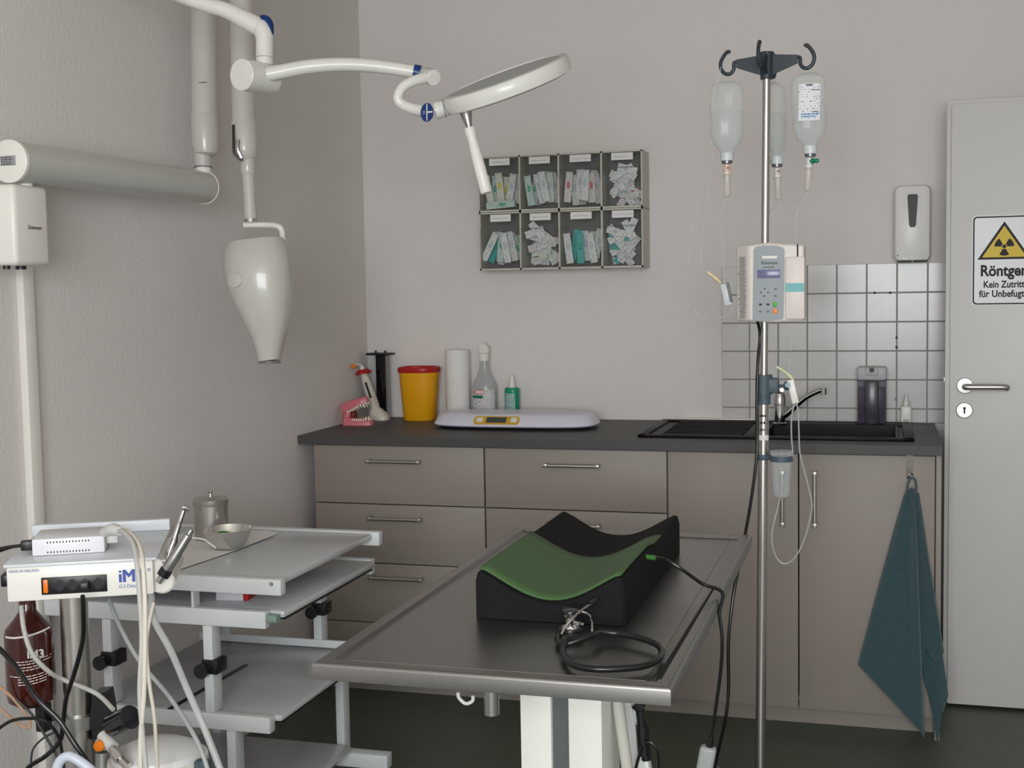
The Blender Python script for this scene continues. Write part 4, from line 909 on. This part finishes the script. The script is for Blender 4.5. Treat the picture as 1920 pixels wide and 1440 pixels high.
cpts += [Y(-2.30, 1349, 1150), Y(-2.31, 1354, 1195), Y(-2.31, 1352, 1250), Y(-2.31, 1343, 1320), Y(-2.31, 1333, 1385)]
MB().tube(cpts, .0036, 10, 6).build('cable', BLACKR, gm)
q = Y(-2.31, 1333, 1385); MB().cyl(q+V((.001, 0, .006)), q+V((-.003, 0, -.016)), .006, .0075, 12).build('cable_gland', BLACKR, gm)
a = Y(-2.31, 1329, 1399); b = Y(-2.31, 1314, 1480); dz = b-a; Mq = Matrix.Translation((a+b)/2) @ V((0, 0, -1)).rotation_difference(dz.normalized()).to_matrix().to_4x4()
MB().box((-.016, -.012, -dz.length/2), (.016, .012, dz.length/2), .007, Mq, 3).build('hand_controller', mat('controller_grey', (160, 162, 160), .4), gm)

# stethoscope
sz_ = tz-.0005; st = thing('stethoscope', Z(sz_, 1075, 1200), 'black stethoscope coiled on the steel table in front of the cushion', 'stethoscope')
def zp(x, y, h=0): return Z(sz_+.006+h, x, y)
MB().tube([zp(1082, 1195, .01), zp(1060, 1202, .008), zp(1056, 1226), zp(1074, 1246), zp(1110, 1254), zp(1160, 1254), zp(1210, 1248), zp(1238, 1232), zp(1236, 1212, .002), zp(1205, 1198, .004), zp(1160, 1188, .006), zp(1122, 1184, .01)], .0056, 12, 6).build('tubing', BLACKR, st)
MB().tube([zp(1122, 1186, .01), zp(1108, 1192, .012), zp(1080, 1202, .006), zp(1056, 1208), zp(1046, 1200), zp(1050, 1188), zp(1062, 1182, .008)], .0056, 12, 6).build('tubing', BLACKR, st)
c = Z(sz_, 1070, 1192); c.z = sz_
MB().lathe([(.0, .004), (.022, .004), (.0225, .008), (.021, .011), (.0, .012)], c+V((0, 0, .004)), 28).build('diaphragm_rim', BLACKR, st)
MB().lathe([(.017, .014), (.015, .018), (.009, .021), (.0085, .030), (.011, .034), (.0135, .038), (.0135, .041), (0, .041)], c, 28).build('chest_piece', CHROME, st)
MB().lathe([(.0145, .040), (.0155, .042), (.0145, .0455), (.010, .046)], c, 24).build('bell_rim', BLACKR, st)
MB().cyl(c+V((.008, -.002, .025)), c+V((.025, -.004, .022)), .0032, n=12).build('stem', CHROME, st)
MB().tube([zp(1110, 1182, .012), zp(1109, 1160, .022), zp(1100, 1150, .025), zp(1082, 1145, .03), zp(1068, 1144, .032)], .0022, 10, 6).build('ear_tube', CHROME, st)
MB().tube([zp(1052, 1190, .01), zp(1060, 1176, .02), zp(1075, 1158, .034), zp(1092, 1143, .04), zp(1106, 1134, .042)], .0022, 10, 6).build('ear_tube', CHROME, st)
for a, b in (((1068, 1144, .032), (1056, 1143, .033)), ((1106, 1134, .042), (1117, 1127, .044))): MB().tube([zp(*a), zp(*b)], .005, 10, 0).build('ear_tip', BLACKR, st)

# ================================================================== TROLLEY
TW = mat('trolley_white', (214, 217, 219), .38); TS = mat('trolley_shelf', (196, 198, 200), .25, coat=.2)
F, B_ = -2.137, -1.53
tr = thing('equipment_trolley', (.38, (F+B_)/2, ZF), 'light grey tiered equipment trolley against the left wall', 'trolley')
def bars(z0, z1, x0, xf, xb):
    MB().box((x0, F, z0), (xf, F+.028, z1), .002).build('cross_bar', TW, tr); MB().box((x0, B_-.028, z0), (xb, B_, z1), .002).build('cross_bar', TW, tr)
bars(.713, .75, .05, .667, .673)
MB().box((.05, F+.0285, .729), (.654, B_-.0285, .7475), .006).build('top_board', TS, tr)
c = Y(F, 509, 1095); MB().lathe([(.0052, 0), (.0052, .0015), (.003, .002), (0, .0015)], (c.x, F, c.z), 16, (0, -1, 0)).build('screw', STEEL, tr)
c = MB().box((.434, F+.002, .6735), (.440, F+.03, .7125)).build('spacer', TW, tr)
bars(.633, .673, .03, .625, .648)
m_ = MB().box((.03, F+.0285, .652), (.660, B_-.0285, .672), .008); m_.mi = 1; m_.box((.10, F+.04, .6475), (.656, B_-.04, .652)); m_.build('pull_out_shelf', [TS, BLACKP], tr)
c = Y(F, 512, 1155); MB().cyl((.6255, F+.014, .655), (.652, F+.014, .655), .011, n=20).build('slide_end', mat('green_grey', (130, 150, 142), .4), tr)
for (x0, x1, y0, kz) in ((.462, .486, F, Y(F, 385, 1252).z), (.190, .214, F, Y(F, 200, 1237).z), (.476, .500, B_-.04, Y(B_, 600, 1137).z), (.190, .214, B_-.04, None)):
    MB().box((x0, y0, .424), (x1, y0+.04, .6325), .0015).build('post', TW, tr)
    if kz:
        m_ = MB(); m_.box((x0-.004, y0-.006, kz-.014), (x1+.014, y0+.044, kz+.02), .003); m_.cyl((x0+.004, y0-.024, kz-.003), (x0+.004, y0-.006, kz-.003), .0175, .0165, 20)
        m_.cyl((x0+.012, y0-.010, kz+.0), (x0+.012, y0-.002, kz+.0), .012, n=12); m_.build('clamp_knob', BLACKP, tr)
bars(.385, .4235, .12, .628, .63)
m_ = MB().box((.12, F+.0285, .405), (.645, B_-.0285, .4225), .007); m_.mi = 1; m_.box((.15, F+.04, .400), (.640, B_-.04, .405))
a = Z(.4235, 318, 1330); b = Z(.4235, 462, 1246); m_.prism([a+V((-.008, 0, 0)), a+V((.006, 0, 0)), b+V((.006, 0, 0)), b+V((-.006, 0, 0))], (0, 0, .0008)); m_.build('middle_shelf', [TS, BLACKP], tr)
MB().box((.12, B_-.045, .424), (.60, B_-.035, .446), .003).build('shelf_lip', TW, tr)
for x0, x1, y0 in ((.515, .538, F), (.536, .560, B_-.04)): MB().box((x0, y0, .13), (x1, y0+.04, .3845), .0015).build('post', TW, tr)
for x0, x1, y0 in ((.15, .174, F), (.15, .174, B_-.04)): MB().box((x0, y0, .13), (x1, y0+.04, .3845), .0015).build('post', TW, tr)
for y0 in (F, B_-.04): MB().box((.10, y0, .09), (.684, y0+.04, .13), .002).build('foot_bar', TW, tr)
MB().box((.12, F+.045, .135), (.585, B_-.045, .157), .010).build('bottom_shelf', TS, tr)
for y0 in (F+.02, B_-.02):
    for x in (.14, .655):
        m_ = MB(); m_.cyl((x-.012, y0, ZF+.036), (x+.012, y0, ZF+.036), .036, n=24); m_.box((x-.02, y0-.012, ZF+.04), (x+.02, y0+.012, .0895), .003); m_.build('castor', BLACKP, tr)
MB().box((.36, F+.05, .628), (.58, F+.25, .633)).build('underside_plate', mat('cream_plate', (214, 208, 190), .5), tr)
# paper sheet
pm = MB(); P = [Z(.7485, *q) for q in ((300, 1062), (345, 1068), (400, 1045), (520, 1000), (445, 990), (330, 1000))]
tz_ = .7505
P = [V((.14, -2.10, 0)), V((.375, -2.09, 0)), Z(tz_, 430, 1036), V((.405, -1.66, 0)), Z(tz_, 520, 1000), V((.36, -1.60, 0)), V((.14, -1.62, 0))]
pm.prism([V((p_.x, p_.y, tz_)) for p_ in P], (0, 0, .0012)); pm.build('paper_sheet', PAPER, label='white paper sheet spread on the trolley top under the bowl', cat='paper')
# steel canister
c = Z(.7525, 385, 1008); c = V((.262, -1.73, .7525)); cn = thing('steel_canister', c, 'tall brushed steel canister with knobbed lid on the trolley', 'canister')
MB().lathe([(.043, 0), (.0445, .002), (.0445, .098), (.043, .098), (.043, .004), (0, .004)], c, 40).build('canister_body', STEEL, cn)
MB().lathe([(.0462, .092), (.0465, .093), (.0465, .106), (.044, .109), (.02, .112), (0, .1125)], c, 40).build('lid', STEEL, cn)
MB().lathe([(.005, .112), (.004, .118), (.0035, .122), (.008, .127), (.007, .1295), (0, .13)], c, 20).build('lid_knob', STEEL, cn)
# bowl
c = V((.372, -1.842, .7525)); MB().lathe([(0, 0), (.030, .001), (.042, .008), (.052, .022), (.059, .040), (.062, .050), (.064, .0505), (.0625, .052), (.058, .040), (.051, .024), (.041, .0105), (.030, .004), (0, .003)], c, 48).build('steel_bowl', mat('polished_steel', (222, 220, 218), .2, 1), label='polished steel bowl on the trolley holding a green ring and gauze', cat='bowl')
m_ = MB(); m_.lathe([(.014, 0), (.022, .002), (.022, .012), (.014, .014), (.014, 0)], c+V((-.018, .012, .022)), 24, (.2, -.15, 1)); m_.build('green_ring', mat('bright_green', (60, 150, 60), .35), label='green plastic ring lying inside the steel bowl', cat='ring')
m_ = MB(); m_.ball(c+V((-.004, -.018, .020)), .014, (1.2, 1, .7), 12); m_.ball(c+V((.026, .002, .026)), .012, (1, 1.2, .9), 12); m_.ball(c+V((.010, .004, .017)), .012, (1, 1, .9), 12); m_.build('gauze_swab', mat('gauze', (215, 214, 210), .9, bump=((200, 200, 200), .6)), label='crumpled white gauze swabs heaped inside the steel bowl', cat='gauze', kind='stuff')
# small blue clip
c = Z(.7525, 300, 1010); c = V((.225, -1.93, .7525)); m_ = MB(); m_.box(c+V((-.018, -.01, 0)), c+V((.018, .01, .012)), .004); m_.box(c+V((-.024, -.004, .004)), c+V((.02, .004, .018)), .003); m_.build('blue_clip', mat('sky_blue', (40, 130, 180), .35), label='small blue plastic clip on the paper sheet behind the handpieces', cat='clip')
# carton on pull-out shelf
a = Y(F+.05, 368, 1130); cb2 = V((.50, -2.02, .6725)); bxo = thing('carton', cb2, 'small white carton with red end on the pull-out shelf', 'box')
Mq = Matrix.Translation(cb2) @ Matrix.Rotation(math.radians(8), 4, 'Z')
MB(Mq).box((-.05, -.03, 0), (.018, .03, .026), .001).build('carton_body', mat('carton_white', (205, 206, 212), .6), bxo)
MB(Mq).box((.018, -.03, 0), (.030, .03, .026), .001).build('carton_end', RED, bxo)

# ================================================================== DENTAL CART (foreground)
O = V((.512, -2.886, .94)); U = V((.233, .115, 0)).normalized(); Vd = V((-U.y, U.x, 0)); wB, dB, hB_ = .262, .285, .068
MC = Matrix(((U.x, Vd.x, 0, O.x), (U.y, Vd.y, 0, O.y), (0, 0, 1, O.z), (0, 0, 0, 1)))
CREAM = mat('cream_enamel', (236, 233, 226), .3, coat=.2)
pst = D(141, 1200, 2.45); cart = thing('dental_unit_cart', (pst.x, pst.y, ZF), 'mobile dental drilling unit with cream control box on a steel post', 'dental unit')
MB(MC).box((.004, .006, -hB_), (wB-.008, dB, -.006), .003).build('control_box', CREAM, cart)
MB(MC).box((0, 0, -.006), (wB, dB, .0), .0025).build('box_lid', mat('lid_grey_white', (216, 220, 226), .3), cart)
MB(MC).box((.0, dB-.02, 0), (wB, dB, .022), .002).build('rear_ledge', mat('lid_grey_white', (216, 220, 226), .3), cart)
ur, uu = U, V((0, 0, 1))
def fp(x, z, off=.0005): return MC @ V((x, .006-off, z))
text('lettering', 'MADE IN IRELAND', INKB, cart, fp(.034, -.0135), ur, uu, .0065, .95, 0)
[text('lettering', 'iM3', INKB, cart, fp(.216+dx_, -.033), ur, uu, .033, .90, 0, depth=.0004+k_*.0001) for k_, dx_ in enumerate((-.0011, -.0004, .0004, .0011))]; text('lettering', '®', INKB, cart, fp(.247, -.023), ur, uu, .008)
text('lettering', 'G.S Deluxe', INKB, cart, fp(.212, -.0505), ur, uu, .009, .9, 0, shear=.25)
pn = MB(MC); pn.box((.062, .0045, -.058), (.174, .0062, -.027), .0008); pno = pn.build('socket_panel', BLACKP, cart)
MB(MC).box((.0655, .0025, -.0545), (.0735, .0046, -.0305), .001).build('power_switch', mat('lit_orange', (236, 120, 20), .3), pno)
for k, x in enumerate((.093, .115, .137, .159)):
    s2 = MB(MC); s2.lathe([(.0095, 0), (.0095, .0012), (.0075, .0013), (.0075, .0005), (0, .0005)], (x, .0045, -.0425), 20, (0, -1, 0), power=4); s2.build('socket', mat('socket_black', (38, 38, 42), .3), pno)
MB(MC).box((.129, -.018, -.052), (.145, .004, -.036), .002).build('plug', BLACKP, cart)
m_ = MB(MC); m_.lathe([(.003, 0), (.003, .003), (0, .0035)], (.226, .006, -.0135), 12, (0, -1, 0)); m_.build('screw', STEEL, cart)
m_ = MB(MC); m_.box((-.016, .05, -.05), (.004, .09, -.028), .003); m_.build('side_plug', BLACKP, cart)
# rounded handpiece holder on the right
m_ = MB(MC); m_.lathe([(0, -.001), (.018, 0), (.022, .004), (.022, .20), (.018, .204), (0, .205)], (wB+.006, .02, -.05), 28, (0, 1, 0)); m_.prism([V((wB-.012, .02, -.006)), V((wB+.0, .02, -.006)), V((wB+.026, .02, -.042)), V((wB+.0, .02, -.068)), V((wB-.012, .02, -.067))], (0, .2, 0)); m_.build('handpiece_holder', CREAM, cart)
MB().cyl(V((pst.x, pst.y, .05)), V((pst.x, pst.y, .8725)), .0262, n=36).build('post', STEEL, cart)
MB().cyl(V((pst.x, pst.y, .05)), V((pst.x, pst.y, .61)), .0285, n=36).build('lower_post', STEEL, cart)
qz = Y(pst.y, 141, 1350).z; MB().cyl(V((pst.x, pst.y, qz-.012)), V((pst.x, pst.y, qz+.014)), .0355, n=36).build('clamp_ring', ALU, cart)
m_ = MB(); 
for k in range(5):
    a = 2*math.pi*k/5+.3; m_.tube([V((pst.x, pst.y, .06)), V((pst.x+.26*math.cos(a), pst.y+.26*math.sin(a), .045))], .016, 10, 0)
m_.build('base', ALU, cart)
for k in range(5):
    a = 2*math.pi*k/5+.3; c = V((pst.x+.26*math.cos(a), pst.y+.26*math.sin(a), ZF+.03)); t_ = V((-math.sin(a), math.cos(a), 0)); MB().cyl(c-t_*.01, c+t_*.01, .03, n=20).build('castor', BLACKP, cart)
# power adapter on lid
ad = thing('power_adapter', MC @ V((.1, .1, .0005)), 'white vented power adapter box lying on the dental unit lid', 'power adapter')
Ma = MC @ Matrix.Translation((.100, .115, .0005)) @ Matrix.Rotation(math.radians(2), 4, 'Z')
MB(Ma).box((-.064, -.05, 0), (.062, .05, .031), .003).build('adapter_body', mat('adapter_white', (222, 221, 226), .35), ad)
m_ = MB(Ma)
for k in range(14):
    for z in (.0235, .0055): m_.box((-.038+k*.0055, -.0506, z-.0012), (-.036+k*.0055, -.05, z+.002))
m_.build('vent_slots', INK, ad)
m_ = MB(Ma); m_.box((-.086, -.036, .008), (-.064, -.018, .026), .003); m_.box((-.082, -.012, .004), (-.064, .008, .020), .003); m_.build('plug', BLACKP, ad)
m_ = MB(Ma); m_.box((.062, -.03, .012), (.084, -.012, .03), .003); m_.box((.062, -.005, .012), (.08, .02, .026), .003); m_.build('connector', GREYP, ad)
def A(x, y, z): return Ma @ V((x, y, z))
MB().tube([A(-.084, -.027, .017), A(-.12, -.03, .014), A(-.16, -.045, .004), A(-.22, -.08, -.03)], .0032, 8, 6).build('cord', BLACKR, ad)
MB().tube([A(-.08, -.002, .012), A(-.11, -.005, .010), A(-.16, -.015, -.008), A(-.22, -.04, -.05)], .0028, 8, 6).build('cord', BLACKR, ad)
# grey connector and hoses falling in front
def cd(x, y, d): return D(x, y, d)
hn = thing('handpiece_hose', cd(205, 998, 2.25), 'pair of pale grey instrument hoses curling over the lid and hanging in front', 'hose')
MB().tube([cd(196, 998, 2.3), cd(212, 993, 2.27), cd(224, 996, 2.25)], .011, 14, 5, rs=[.009, .0115, .008]).build('hose_connector', GREYP, hn)
MB().tube([cd(222, 996, 2.25), cd(234, 998, 2.22), cd(250, 1020, 2.17), cd(257, 1060, 2.13), cd(262, 1120, 2.12), cd(266, 1200, 2.12), cd(262, 1290, 2.12), cd(266, 1360, 2.12), cd(276, 1460, 2.12)], .0042, 12, 6).build('hose', GREYH, hn)
MB().tube([cd(224, 993, 2.26), cd(242, 998, 2.22), cd(262, 1025, 2.17), cd(268, 1060, 2.13), cd(272, 1130, 2.12), cd(272, 1210, 2.12), cd(270, 1300, 2.12), cd(264, 1380, 2.12), cd(263, 1460, 2.12)], .0042, 12, 6).build('hose', mat('cream_hose', (212, 206, 192), .4), hn)
for nm, lab, pts, r_, mm in (
    ('suction_hose', 'clear suction hose slanting from the handpiece holder to the lower right', ((284, 1115, 2.34), (288, 1160, 2.32), (320, 1220, 2.3), (350, 1290, 2.28), (385, 1370, 2.26), (420, 1460, 2.24)), .0062, clear('hose_clear', (196, 198, 198), .62, .2)),
    ('water_hose', 'grey hose falling straight from the holder behind the hose pair', ((288, 1130, 2.32), (275, 1200, 2.30), (280, 1280, 2.29), (290, 1350, 2.28), (296, 1460, 2.28)), .0036, mat('cream_hose', (212, 206, 192), .4)),
    ('air_hose', 'thin grey hose running diagonally from under the control box', ((205, 1125, 2.5), (225, 1175, 2.46), (262, 1240, 2.42), (320, 1310, 2.36), (370, 1390, 2.3), (395, 1460, 2.28)), .0042, mat('diag_hose', (170, 174, 174), .4))):
    MB().tube([cd(*q) for q in pts], r_, 12, 6).build(nm, mm, label=lab, cat='hose')
# handpieces
for nm, lab, a, b, d_, prof_, mm in (
    ('dental_handpiece', 'chrome handpiece with small round head standing in the unit holder, left of the other', (310, 1062), (346, 952), 2.36, [(.0085, 0), (.0085, .012), (.0075, .02), (.0075, .05), (.0055, .058), (.0045, .085), (.0042, .105), (.003, .112)], CHROME),
    ('dental_handpiece', 'thicker matt steel handpiece with black collar leaning in the unit holder', (306, 1078), (360, 992), 2.30, [(.0075, 0), (.0085, .004), (.0098, .008), (.0098, .040), (.0088, .055), (.0082, .088), (.0052, .090), (.005, .100), (0, .101)], ALU)):
    pa, pb = cd(*a, d_), cd(*b, d_); ax = (pb-pa).normalized(); hpt = thing(nm, pa, lab, 'handpiece', 'handpieces in the holder of the dental unit'); sc_ = (pb-pa).length/prof_[-1][1]
    MB().lathe([(r_, h_*sc_) for r_, h_ in prof_], pa, 20, ax).build('handpiece_body', mm, hpt)
    if mm is CHROME: MB().lathe([(0, -.008), (.006, -.007), (.0065, .002), (.005, .005), (0, .006)], pb, 16, (-.5, -.6, .4)).build('handpiece_head', CHROME, hpt)
    else: MB().cyl(pa-ax*.002, pa+ax*.012, .0112, n=20).build('collar', BLACKR, hpt)
    MB().cyl(pa-ax*.016, pa, .0055, .007, 16).build('coupling', STEEL, hpt)
# small white probe over the bowl
m_ = MB().tube([cd(345, 1007, 2.40), cd(380, 1011, 2.42), cd(392, 1018, 2.43), cd(404, 1027, 2.44)], .0016, 8, 4); m_.build('probe_tip', WHITEP, label='thin bent white syringe tip pointing at the steel bowl', cat='instrument')
# amber water bottle
bt = cd(60, 1320, 2.45); rb = 44/CAMF*2.45; hgt = .185
wbt = thing('water_bottle', bt, 'dark amber water bottle with white print hanging left of the steel post', 'bottle')
MB().lathe([(0, 0), (rb*.7, .001), (rb*.95, .010), (rb, .022), (rb, .140), (rb*.93, .150), (rb*.55, .170), (rb*.36, .182), (rb*.34, .205), (0, .205)], bt, 40).build('bottle_body', BROWN, wbt)
def bp(x, y, o=.0006):
    d_ = 2.45; q = D(x, y, 2.45); c = V((bt.x, bt.y, q.z)); rel = (q-c); s_ = rel.dot(RT); rr_ = rb+o
    s_ = max(-rr_*.98, min(rr_*.98, s_)); f2 = -V((FW.x, FW.y, 0)).normalized(); r2 = V((RT.x, RT.y, 0)).normalized()
    return c+r2*s_+f2*math.sqrt(rr_*rr_-s_*s_)
m_ = MB(); 
def curve_strip(x0, x1, y, hpx, sl=-3):
    vs = []; n = 10
    for j in range(n+1):
        x = x0+(x1-x0)*j/n; yy = y+sl*((x-62)/80)+4*(1-((x-62)/44)**2); vs += [bp(x, yy), bp(x, yy+hpx)]
    m_.add(vs, [[2*j, 2*j+2, 2*j+3, 2*j+1] for j in range(n)])
curve_strip(27, 103, 1174, 3.5, -12)
for k, (xa, xb, yy) in enumerate(((44, 104, 1222), (44, 104, 1227), (44, 98, 1233), (60, 90, 1238), (36, 104, 1250), (52, 104, 1255), (52, 104, 1260), (52, 102, 1265))):
    x = xa
    while x < xb-3: l_ = random.uniform(4, 10); curve_strip(x, min(x+l_, xb), yy, 1.6, -5); x += l_+1.6
m_.build('print', INKW, wbt)
t_ = text('lettering', 'iM3', INKW, wbt, bp(84, 1213), (.98*V((RT.x, RT.y, 0)).normalized()+.2*V((-FW.x, -FW.y, 0))*-1), (0, 0, 1), .022, .95, .03, depth=.004)
MB().tube([cd(40, 1135, 2.36), cd(45, 1180, 2.36), cd(60, 1225, 2.36), cd(90, 1258, 2.37), cd(120, 1275, 2.40), cd(180, 1300, 2.40), cd(212, 1330, 2.36)], .0045, 12, 6).build('bottle_hose', GREYH, label='light grey hose crossing the amber bottle and passing behind the post', cat='hose')
# black clamp holding the bottle
m_ = MB(); a, b = cd(76, 1322, 2.45), cd(92, 1372, 2.45); m_.box(cd(80, 1322, 2.45)+V((-.010, -.012, -.05)), cd(80, 1322, 2.45)+V((.012, .012, .006)), .003); m_.box(cd(84, 1342, 2.45)+V((0, -.008, -.006)), V((pst.x-.03, pst.y+.0, qz+.008)), .002); m_.build('bottle_clamp', BLACKP, cart)
# black bracket, gauge, orange valve
m_ = MB(); m_.prism([cd(174, 1300, 2.44), cd(197, 1298, 2.44), cd(203, 1330, 2.44), cd(206, 1360, 2.44), cd(175, 1392, 2.44), cd(168, 1350, 2.44)], FW*.05); m_.cyl(cd(186, 1298, 2.46), cd(186, 1325, 2.46), .0135, n=24); m_.build('bracket', BLACKP, cart)
ga, gb = cd(211, 1360, 2.365), cd(243, 1345, 2.335); MB().cyl(ga, gb, .0205, .0215, 32).build('pressure_gauge', mat('gauge_black', (16, 20, 30), .12, coat=.4), cart)
MB().lathe([(.0218, 0), (.022, .002), (.020, .003), (0, .0025)], gb, 32, (gb-ga)).build('gauge_glass', mat('gauge_face', (30, 32, 36), .1), cart)
m_ = MB(); m_.cyl(cd(192, 1378, 2.37), cd(212, 1402, 2.35), .011, n=20); m_.cyl(cd(205, 1375, 2.37), cd(215, 1365, 2.37), .009, n=16); m_.build('valve_body', GREYP, cart)
MB().lathe([(.0085, 0), (.010, .002), (.010, .012), (.008, .014), (0, .0145)], cd(189, 1396, 2.36), 16, -FW).build('orange_knob', ORANGE, cart)
m_ = MB(); m_.cyl(cd(210, 1403, 2.34), cd(222, 1418, 2.33), .0065, n=6); m_.cyl(cd(216, 1411, 2.335), cd(226, 1424, 2.325), .011, n=6); m_.cyl(cd(224, 1421, 2.33), cd(240, 1437, 2.32), .008, n=16); m_.build('brass_fitting', STEEL, cart)
m_ = MB(); m_.cyl(cd(192, 1410, 2.42), cd(192, 1470, 2.42), .013, n=20); m_.build('filter_bowl', ALU, cart)
# waste canister with rounded lid
tkc = cd(300, 1500, 2.42); tkz = cd(300, 1386, 2.42).z; tkt = thing('waste_canister', V((tkc.x, tkc.y, tkz-.3)), 'rounded white suction canister standing low beside the steel post', 'canister')
MB().lathe([(.08, -.30), (.088, -.28), (.091, -.05), (.089, -.034), (.080, -.018), (.055, -.006), (.025, -.001), (0, 0)], V((tkc.x, tkc.y, tkz)), 48).build('canister_body', mat('canister_white', (228, 228, 228), .3), tkt)
MB().lathe([(.0905, -.040), (.093, -.038), (.092, -.030), (.088, -.028)], V((tkc.x, tkc.y, tkz)), 48).build('lid_rim', WHITEP, tkt)
f2 = (-V((FW.x, FW.y, 0))).normalized(); r2 = V((RT.x, RT.y, 0)).normalized()
q = V((tkc.x, tkc.y, tkz-.048))+f2*.082+r2*.040; text('lettering', '3', INK, tkt, q, (0, 0, -1), (r2*.88-f2*.4), .02, 1, .03, depth=-.012)
m_ = MB(); q = cd(378, 1432, 2.36); m_.box(q+V((-.014, -.006, -.022)), q+V((.014, .014, .006)), .004); m_.build('lid_latch', SLATE, tkt)
# black cables around the lower left
for lab, pts, r_, mm in (
    ('thick black cable slanting across the amber bottle to the lower right', ((-10, 1208, 2.3), (30, 1250, 2.28), (70, 1310, 2.26), (110, 1350, 2.26), (140, 1395, 2.26), (172, 1440, 2.26), (190, 1470, 2.26)), .0046, BLACKR),
    ('black mains cable dropping from the plug on the control box past the post', ((155, 1118, 2.22), (156, 1150, 2.25), (155, 1200, 2.28), (140, 1260, 2.30), (124, 1310, 2.32), (118, 1360, 2.34), (112, 1390, 2.36), (85, 1418, 2.36), (52, 1440, 2.36), (40, 1470, 2.36)), .0042, BLACKR),
    ('thin black cable arching over the lower left below the bottle', ((-10, 1372, 2.34), (20, 1352, 2.34), (55, 1347, 2.34), (85, 1352, 2.34), (108, 1378, 2.35), (116, 1410, 2.36), (122, 1460, 2.36)), .003, BLACKR),
    ('thin dark cable running from the copper tube to the post foot', ((30, 1310, 2.38), (60, 1340, 2.38), (85, 1380, 2.38), (108, 1420, 2.38)), .0024, BLACKR),
    ('thin blue-grey cable curving left of the post', ((104, 1372, 2.4), (80, 1385, 2.4), (62, 1405, 2.4), (58, 1432, 2.4), (58, 1470, 2.4)), .002, DSLATE)):
    MB().tube([cd(*q) for q in pts], r_, 10, 6).build('power_cable', mm, label=lab, cat='cable')
MB().tube([cd(*q) for q in ((-8, 1282, 2.4), (20, 1305, 2.4), (45, 1335, 2.4), (57, 1358, 2.4), (50, 1364, 2.4), (28, 1352, 2.4), (0, 1328, 2.4), (-10, 1320, 2.4))], .003, 10, 6).build('air_tube', clear('peach_tube', (200, 158, 128), .55, .3), label='translucent peach-coloured air tube looping at the left edge', cat='tube')
MB().tube([cd(*q) for q in ((104, 1450, 2.2), (112, 1428, 2.2), (128, 1418, 2.2), (150, 1428, 2.2), (172, 1446, 2.2), (190, 1470, 2.2))], .0085, 12, 6).build('white_hose', mat('bluish_hose', (200, 206, 220), .35), label='thick bluish white hose arching at the foot of the steel post', cat='hose')

# ================================================================== TOWEL
yt = -.69
hk = MB(); a = Y(FY-.002, 1706, 862); hk.box((a.x-.010, FY-.0025, .795), (a.x+.010, FY-.0005, .869)); hk.tube([V((a.x, FY-.003, .815)), V((a.x, FY-.014, .800)), V((a.x, FY-.032, .797)), V((a.x, FY-.036, .812))], .0035, 8, 5); hk.build('towel_hook', CHROME, label='metal strip hook on the right cupboard door holding the towel', cat='hook')
m_ = MB()
def sheet(cols, amp, N=40, R_=44, ph=0):
    vs = []
    for j in range(R_+1):
        t = j/R_
        for i in range(N+1):
            s = i/N*(len(cols)-1); k = min(int(s), len(cols)-2); f_ = s-k; c0_, c1_ = cols[k], cols[k+1]
            L_ = [c0_[m]+(c1_[m]-c0_[m])*f_ for m in range(5)]
            x = L_[0]+(L_[2]-L_[0])*(t**.95); y = L_[1]+(L_[3]-L_[1])*t
            dep = L_[4]*(.35+.65*t)-.008-amp*math.sin(math.pi*t*.9+.2)*math.sin(s*1.9+ph)
            vs.append(Y(FY-max(.006, -dep), x, y))
    m_.add(vs, [[j*(N+1)+i, j*(N+1)+i+1, (j+1)*(N+1)+i+1, (j+1)*(N+1)+i] for j in range(R_) for i in range(N)])
sheet([(1697, 926, 1609, 1246, -.012), (1700, 922, 1640, 1280, -.030), (1704, 917, 1672, 1313, -.042), (1709, 914, 1705, 1350, -.052), (1713, 916, 1727, 1374, -.060), (1714, 918, 1733, 1383, -.052), (1713, 920, 1732, 1375, -.040)], .007)
sheet([(1711, 925, 1715, 1300, -.016), (1713, 928, 1736, 1215, -.026), (1716, 930, 1752, 1240, -.034), (1719, 930, 1768, 1225, -.040), (1720, 930, 1769, 1222, -.032)], .004, 24, ph=2)
sheet([(1712, 928, 1728, 1260, -.004), (1715, 930, 1745, 1320, -.010), (1718, 930, 1758, 1394, -.018), (1720, 928, 1766, 1340, -.024), (1722, 924, 1778, 1304, -.014)], .004, 24, ph=1)
tw_ = m_.build('towel', TEAL, label='teal terry towel hanging folded from the hook on the right cupboard door', cat='towel', solid=.004, ang=80)
lp = Y(-.672, 1708, 900); MB().tube([Y(-.675, 1700, 930), Y(-.68, 1703, 905), Y(-.68, 1710, 896), Y(-.68, 1717, 903), Y(-.675, 1718, 930)], .003, 8, 5).build('hanging_loop', TEAL, tw_)

same = {}
for o in bpy.data.objects:
    if o.name.startswith('syringe_packet'): same.setdefault(o['label'], []).append(o)
for lab, os_ in same.items():
    if 1 < len(os_) < 4:
        os_.sort(key=lambda q: q.location.y)
        for q, wd in zip(os_, (', front', ', rear') if len(os_) == 2 else (', front', ', middle', ', rear')): q['label'] = lab+wd
for o in bpy.data.objects:
    if '_w' in o: del o['_w']
